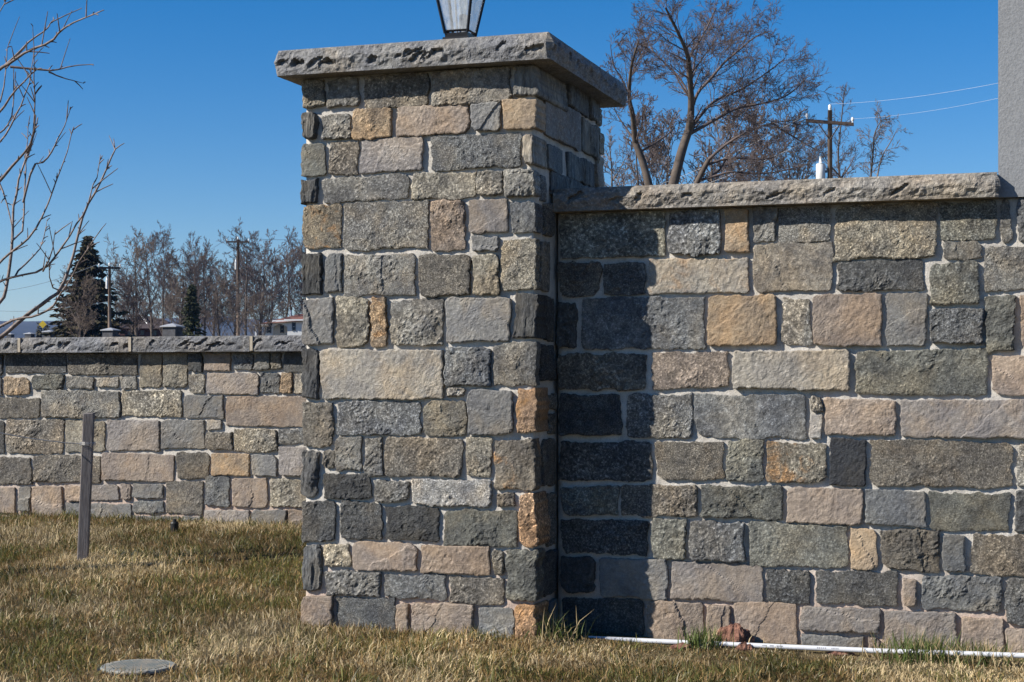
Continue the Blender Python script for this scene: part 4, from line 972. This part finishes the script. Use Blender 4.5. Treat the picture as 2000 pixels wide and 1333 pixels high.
def pier(px, top, wpx, depth, label):
    p = at_d(px, top, depth); z0 = gzf(p.x, p.y); H = p.z - z0; w = wpx / F * depth / 2
    t = thing('stone_pier', label, 'pier', (p.x, p.y, z0)); t.rotation_euler = (0, 0, 0)
    MB().box(-w * .78, w * .78, -w * .78, w * .78, -.2, H - w * .42).obj('body', M['pier_body'], t)
    m = MB().frustum(0, 0, H - w * .42, w, H - w * .30, w); m.frustum(0, 0, H - w * .298, w * .98, H, w * .06); m.obj('cap', M['pier_cap'], t)
pier(337, 632, 36, 84, 'far stone pier with pyramid cap beside the slender pale young tree')
pier(216, 640.5, 29, 100, 'far stone pier with pyramid cap below the brown utility pole')
pier(96, 645, 21, 138, 'far stone pier with pyramid cap below the yellow sign')
pier(58, 649.5, 18, 160, 'small far stone pier between the yellow sign and the young tree')
pier(20, 651, 14, 200, 'smallest far stone pier of the row, farthest from the pillar')

sp_ = at_d(83.5, 634, 190); sz = gzf(sp_.x, sp_.y)
sign = thing('road_sign', 'small yellow diamond road sign in front of the blue hill', 'sign', (sp_.x, sp_.y, sz)); sign.rotation_euler = (0, 0, YAW)
MB().tube([(0, .05, -.2), (0, .05, sp_.z - sz + .4)], .05, 6).obj('post', M['dark_wire'], sign)
a = .46; zc = sp_.z - sz
MB().prism([(-a, zc), (0, zc - a), (a, zc), (0, zc + a)], 1, -.03, 0).obj('panel', M['yellow'], sign)
Rb = random.Random(9)
for px, top, lab in ((76, 627, 'dark round shrub touching the yellow sign'), (91, 627, 'dark round shrub right behind the yellow sign')):
    R = np.random.RandomState(int(px)); p = at_d(px, top, 196); z0 = gzf(p.x, p.y); H = p.z - z0
    t = thing('shrub', lab, 'shrub', (p.x, p.y, z0)); v = []; f = []
    MB().tube([(0, 0, -.2), (0, 0, H * .8)], [.08, .03], 6).obj('stem', M['bark'], t)
    for _ in range(420):
        d = R.normal(0, 1, 3); d /= np.linalg.norm(d); c = d * R.rand() ** .4 * np.array([.42, .42, H * .42]) + np.array([0, 0, H * .55]); k = len(v)
        for q in range(3): v.append(tuple(c + R.normal(0, .11, 3)))
        f.append([k, k + 1, k + 2])
    me = bpy.data.meshes.new('foliage'); me.from_pydata(v, [], f); link('foliage', me, M['needles'], t)

# blue ridge, kilometres away
hv = []; hn = 90; hq = []
for j, (dd, f_) in enumerate(((1900, 0), (2200, .7), (2500, 1.0), (2800, .5), (3100, -.05))):
    for i in range(hn):
        px = -1400 + 4800 * i / (hn - 1); g = at_d(px, 740, dd)
        hgt = (EYE + (HZ - (617 + 10 * math.sin(px / 420.0) + 7 * math.sin(px / 130.0 + 1) - 1)) / F * 2500) * f_
        hv.append((g.x, g.y, hgt - 2 + (5 * float(fbm(np.array([px / 60.0]), np.array([j * 3.0]), 3)[0]) if f_ > 0 else 0)))
hq = [[j * hn + i, j * hn + i + 1, (j + 1) * hn + i + 1, (j + 1) * hn + i] for j in range(4) for i in range(hn - 1)]
me = bpy.data.meshes.new('hills'); me.from_pydata(hv, [], hq); me.polygons.foreach_set('use_smooth', [True] * len(hq)); me.update()
tag(link('hills', me, M['hill']), kind='structure')

# ------------------------------------------------------------------ things on the lawn
# white pipe along the wall foot
pp = [(1150, 1247), (1260, 1252), (1400, 1258), (1560, 1265), (1720, 1272), (1850, 1276), (2000, 1281), (2030, 1283)]
pts = []
for (x, y) in pp:
    q = at_y(x, y, WY - .10 - .00012 * (x - 1150)); pts.append(q)
pz = pts[0].copy(); pipe = thing('pvc_pipe', 'long thin white plastic pipe lying along the foot of the high wall', 'pipe', pz)
MB().tube([p - pz for p in pts], .0088, 12).obj('tube', M['pvc'], pipe, smooth=True)
for xa, xb in ((1597, 1616), (1625, 1640), (1490, 1500), (1505, 1513), (1519, 1531)):
    i = [k for k in range(len(pp) - 1) if pp[k][0] <= xa < pp[k + 1][0]][0]; t0 = (xa - pp[i][0]) / (pp[i + 1][0] - pp[i][0]); t1 = (xb - pp[i][0]) / (pp[i + 1][0] - pp[i][0])
    a_, b_ = pts[i].lerp(pts[i + 1], t0), pts[i].lerp(pts[i + 1], t1); n_ = 5
    m = MB()
    for k in range(n_):
        u, w_ = a_.lerp(b_, k / n_), a_.lerp(b_, (k + .6) / n_); o_ = Vector((0, -.0086, .003)); h_ = Vector((0, .0004, .0022)); q = len(m.v)
        m.v += [tuple(u + o_ - h_ - pz), tuple(w_ + o_ - h_ - pz), tuple(w_ + o_ + h_ - pz), tuple(u + o_ + h_ - pz)]; m.f.append([q, q + 1, q + 2, q + 3])
    m.obj('print_mark', M['pvc_print'], pipe)

def lump(name, label, cat, c, sx, sy, sz_, material, seed, n=40):
    u = np.linspace(0, 2 * math.pi, n, endpoint=False); v = np.linspace(0, math.pi * .62, n // 2)
    Uu, Vv = np.meshgrid(u, v); r = 1 + .38 * fbm(np.cos(Uu) * np.sin(Vv) * 2.2 + seed, np.sin(Uu) * np.sin(Vv) * 2.2 + Vv * 1.7, 4, .6)
    r = r + .18 * fbm(np.cos(Uu) * np.sin(Vv) * 7 + seed, np.sin(Uu) * np.sin(Vv) * 7 + Vv * 5, 3, .6)
    P = np.stack([sx * r * np.sin(Vv) * np.cos(Uu), sy * r * np.sin(Vv) * np.sin(Uu), sz_ * r * np.cos(Vv)], -1).reshape(-1, 3)
    idx = np.arange(len(P)).reshape(n // 2, n); i2 = np.roll(idx, -1, 1)
    q = np.stack([idx[:-1], idx[1:], i2[1:], i2[:-1]], -1).reshape(-1, 4)
    me = mesh_np(name, P, q, smooth=False); o = link(name, me, material, None, c); return tag(o, label, cat)
c = at_y(1436, 1262, WY - .045); c.z = gzf(c.x, c.y); lump('clay_clod', 'large red clay clod resting against the high wall behind the white pipe', 'clod', c, .066, .045, .062, M['clay'], 3)
c = at_y(1455, 1285, WY - .16); c.z = gzf(c.x, c.y); lump('clay_clod', 'flat red clay clod lying in the grass before the white pipe', 'clod', c, .03, .02, .022, M['clay'], 8)
c = at_y(1332, 1285, WY - .17); c.z = gzf(c.x, c.y); lump('clay_clod', 'crumbly patch of red clay beside the tuft of green grass at the pipe', 'clod', c, .04, .028, .016, M['clay'], 14)
c = at_y(1640, 1300, WY - .14); c.z = gzf(c.x, c.y); lump('clay_clod', 'low crumbled red clay under the pipe below the grey base stone', 'clod', c, .05, .025, .014, M['clay'], 22)

# valve lid
vc = at_d(270, 1296, 1.0); d = ray(270, 1286); t = (EYE - .03) / -d[2]; vx, vy = d[0] * t, d[1] * t; vz = gzf(vx, vy)
lid = thing('valve_cover', 'round grey green valve box cover sunk in the lawn', 'cover', (vx, vy, vz - .012))
MB().tube([(0, 0, -.05), (0, 0, .022), (0, 0, .026)], [.115, .115, .112], 32).obj('lid', M['lid'], lid)
m = MB()
for i in range(-7, 8):
    for j in range(-7, 8):
        if i * i + j * j < 50: m.box(i * .0135 - .004, i * .0135 + .004, j * .0135 - .004, j * .0135 + .004, .0262, .0285)
tread = m.obj('tread', M['lid'], lid)
MB().tube([(0, 0, -.05), (0, 0, .018)], [.128, .124], 32).obj('rim', M['black_plastic'], lid)
# sprinkler head by the low wall
d = ray(341, 1030); t = (EYE - .12) / -d[2]; sx_, sy_ = d[0] * t, d[1] * t
sh = thing('sprinkler_head', 'small black sprinkler head poking up in front of the low wall', 'sprinkler', (sx_, sy_, gzf(sx_, sy_)))
MB().tube([(0, 0, -.05), (0, 0, .05), (0, 0, .058)], [.022, .022, .018], 14).obj('body', M['black_plastic'], sh)
MB().tube([(0, 0, .058), (0, 0, .072)], [.012, .010], 10).obj('nozzle', M['black_plastic'], sh)

# ------------------------------------------------------------------ grass
def grass(n_near, n_far):
    R = np.random.RandomState(4)
    def pts(n, x0, x1, y0, y1):
        return np.stack([R.uniform(x0, x1, n), R.uniform(y0, y1, n)], 1)
    P = np.concatenate([pts(int(n_near * .62), -6.2, -2.2, 4.0, 8.0), pts(int(n_near * .38), -2.4, .7, 4.0, 5.72), pts(n_far, -8.2, 3.0, 3.0, 8.0)])
    x, y = P[:, 0], P[:, 1]
    ok = (y < LY - .005) & ~((x > PX0 - .005) & (x < PX1 + .005) & (y > PY - .005) & (y < PYB)) & ~((x > PX1 - .1) & (y > WY - .01)) & (np.hypot(x - vx, y - vy) > .105 + .03 * vnoise(x * 30, y * 30))
    # bare strip at the wall foot
    strip = (x > PX1 + .2) & (y > WY - .13 + .05 * vnoise(x * 7, y * 0)); ok &= ~(strip & (R.rand(len(x)) < .95))
    P = P[ok]; x, y = P[:, 0], P[:, 1]; n = len(P)
    cl = 1.35 * fbm(x * 2.3, y * 2.3, 4, .6); cl2 = fbm(x * 8 + 40, y * 8, 3, .6); cl3 = fbm(x * 1.1 + 9, y * 1.1 + 5, 3)
    L = (.028 + .026 * R.rand(n)) * (1 + .6 * np.clip(cl2, -.4, .6))
    nearwall = np.clip(1 - np.minimum(np.abs(y - LY), np.abs(y - WY) + 9 * (x < PX1)) / .16, 0, 1); L *= 1 + .3 * nearwall * (x < PX0)
    L *= 1 - .5 * ((x > PX1 + .1) * np.clip((y - 5.0) / .3, 0, 1))
    long_ = R.rand(n) < .012; L[long_] *= 1.7
    az = fbm(x * 3.1 + 70, y * 3.1, 3) * 14 + R.normal(0, 1.3, n); lean = np.abs(R.normal(.95, .4, n)); lean = np.clip(lean, .08, 1.5)
    w = R.uniform(.0009, .0021, n)
    dx, dy = np.cos(az), np.sin(az); hx_, hz_ = np.sin(lean), np.cos(lean)
    z = gz(x, y) - .004
    fa = R.rand(n) * 6.283; wx, wy = np.cos(fa), np.sin(fa)
    b = np.stack([x, y, z], 1)
    mid = b + np.stack([dx * hx_ * L * .42, dy * hx_ * L * .42, hz_ * L * .6], 1)
    l2 = np.minimum(lean * 1.7, 1.9)
    tip = mid + np.stack([dx * np.sin(l2) * L * .5, dy * np.sin(l2) * L * .5, np.cos(l2) * L * .45], 1)
    W = np.stack([wx * w, wy * w, 0 * w], 1)
    V = np.stack([b - W, b + W, mid - W * .85, mid + W * .85, tip], 1).reshape(-1, 3)
    k = np.arange(n) * 5
    T = np.stack([k, k + 1, k + 3, k, k + 3, k + 2, k + 2, k + 3, k + 4], 1).reshape(-1)
    me = bpy.data.meshes.new('lawn_grass'); me.vertices.add(len(V)); me.vertices.foreach_set('co', V.reshape(-1))
    me.loops.add(len(T)); me.loops.foreach_set('vertex_index', T.astype(np.int32))
    me.polygons.add(len(T) // 3); me.polygons.foreach_set('loop_start', np.arange(0, len(T), 3, dtype=np.int32))
    me.update(calc_edges=True)
    green = np.array([.125, .120, .030]); dk = np.array([.060, .064, .020]); straw = np.array([.50, .39, .22]); tan = np.array([.33, .22, .090]); brown = np.array([.21, .125, .050])
    g = np.clip(.34 + .75 * cl2 - .45 * cl, .05, .8) + .35 * nearwall
    r = R.rand(n); c = np.where((r < g)[:, None], green, np.where((R.rand(n) < .34 + 1.0 * cl)[:, None], straw, np.where((R.rand(n) < .62)[:, None], tan, brown)))
    c = np.where(((r < g) & (R.rand(n) < .35))[:, None], dk, c)
    c = c * R.uniform(.7, 1.3, n)[:, None] * np.clip(1 + .65 * cl3 + .5 * cl2, .4, 1.7)[:, None]
    c = np.where((R.rand(n) < .02)[:, None], np.array([.5, .43, .29]), c)
    col = np.ones((n, 5, 4)); col[:, :, :3] = c[:, None, :]
    at = me.attributes.new('Col', 'FLOAT_COLOR', 'POINT'); at.data.foreach_set('color', col.reshape(-1))
    return tag(link('lawn_grass', me, M['grass']), 'short winter lawn of straw and olive green blades', 'grass', kind='stuff')
grass(330000, 50000)

# a few taller tufts that stand out
def tuft(label, cx, cy, n, L, green, seed, spread):
    R = np.random.RandomState(seed); v = []; f = []; z = gzf(cx, cy)
    cols = []
    for i in range(n):
        x, y = R.normal(0, spread, 2); az = R.rand() * 6.28; ln = abs(R.normal(.45, .3)); l = L * R.uniform(.5, 1.15); w = R.uniform(.0014, .0026)
        k = len(v); d = np.array([math.cos(az), math.sin(az)]); a = R.rand() * 6.28; W = np.array([math.cos(a) * w, math.sin(a) * w, 0]); b = np.array([x, y, -.004])
        m1 = b + np.array([*(d * math.sin(ln) * l * .5), math.cos(ln) * l * .55]); tp_ = m1 + np.array([*(d * math.sin(ln * 1.6) * l * .5), math.cos(ln * 1.6) * l * .45])
        v += [tuple(b - W), tuple(b + W), tuple(m1 - W * .8), tuple(m1 + W * .8), tuple(tp_)]; f += [[k, k + 1, k + 3, k + 2], [k + 2, k + 3, k + 4]]
        c_ = np.array([.09, .12, .03]) if R.rand() < green else np.array([.40, .31, .17]); c_ = c_ * R.uniform(.7, 1.25); cols += [(*c_, 1)] * 5
    me = bpy.data.meshes.new('grass_tuft'); me.from_pydata(v, [], f); at = me.attributes.new('Col', 'FLOAT_COLOR', 'POINT'); at.data.foreach_set('color', np.array(cols).reshape(-1))
    return tag(link('grass_tuft', me, M['grass'], None, (cx, cy, z)), label, 'grass tuft', kind='stuff')
tuft('straggly tuft of long straw and green blades at the pillar corner', PX1 + .06, PY + .03, 90, .13, .55, 1, .05)
a = at_y(1375, 1275, WY - .14); tuft('dense green grass tuft growing over the pipe beside the big clay clod', a.x, a.y, 260, .085, .85, 2, .035)
a = at_y(1800, 1290, WY - .15); tuft('wide green grass tuft covering the pipe before the pinkish base stones', a.x, a.y, 520, .10, .7, 3, .065)
a = at_y(1915, 1295, WY - .15); tuft('straw coloured grass tuft covering the pipe below the stucco column', a.x, a.y, 460, .08, .45, 4, .06)

# ------------------------------------------------------------------ the air
hzm = bpy.data.materials.new('haze_air'); hzm.use_nodes = True; nt = hzm.node_tree; nt.nodes.clear()
pv = nt.nodes.new('ShaderNodeVolumePrincipled'); pv.inputs['Color'].default_value = (.22, .48, 1.0, 1); pv.inputs['Density'].default_value = 9e-5
mo = nt.nodes.new('ShaderNodeOutputMaterial'); nt.links.new(pv.outputs[0], mo.inputs['Volume'])
tag(MB().box(-7200, 7200, -700, 7600, -40, 128).obj('haze', hzm), 'thin pale air between the walls and the far ridge', 'haze', kind='stuff')
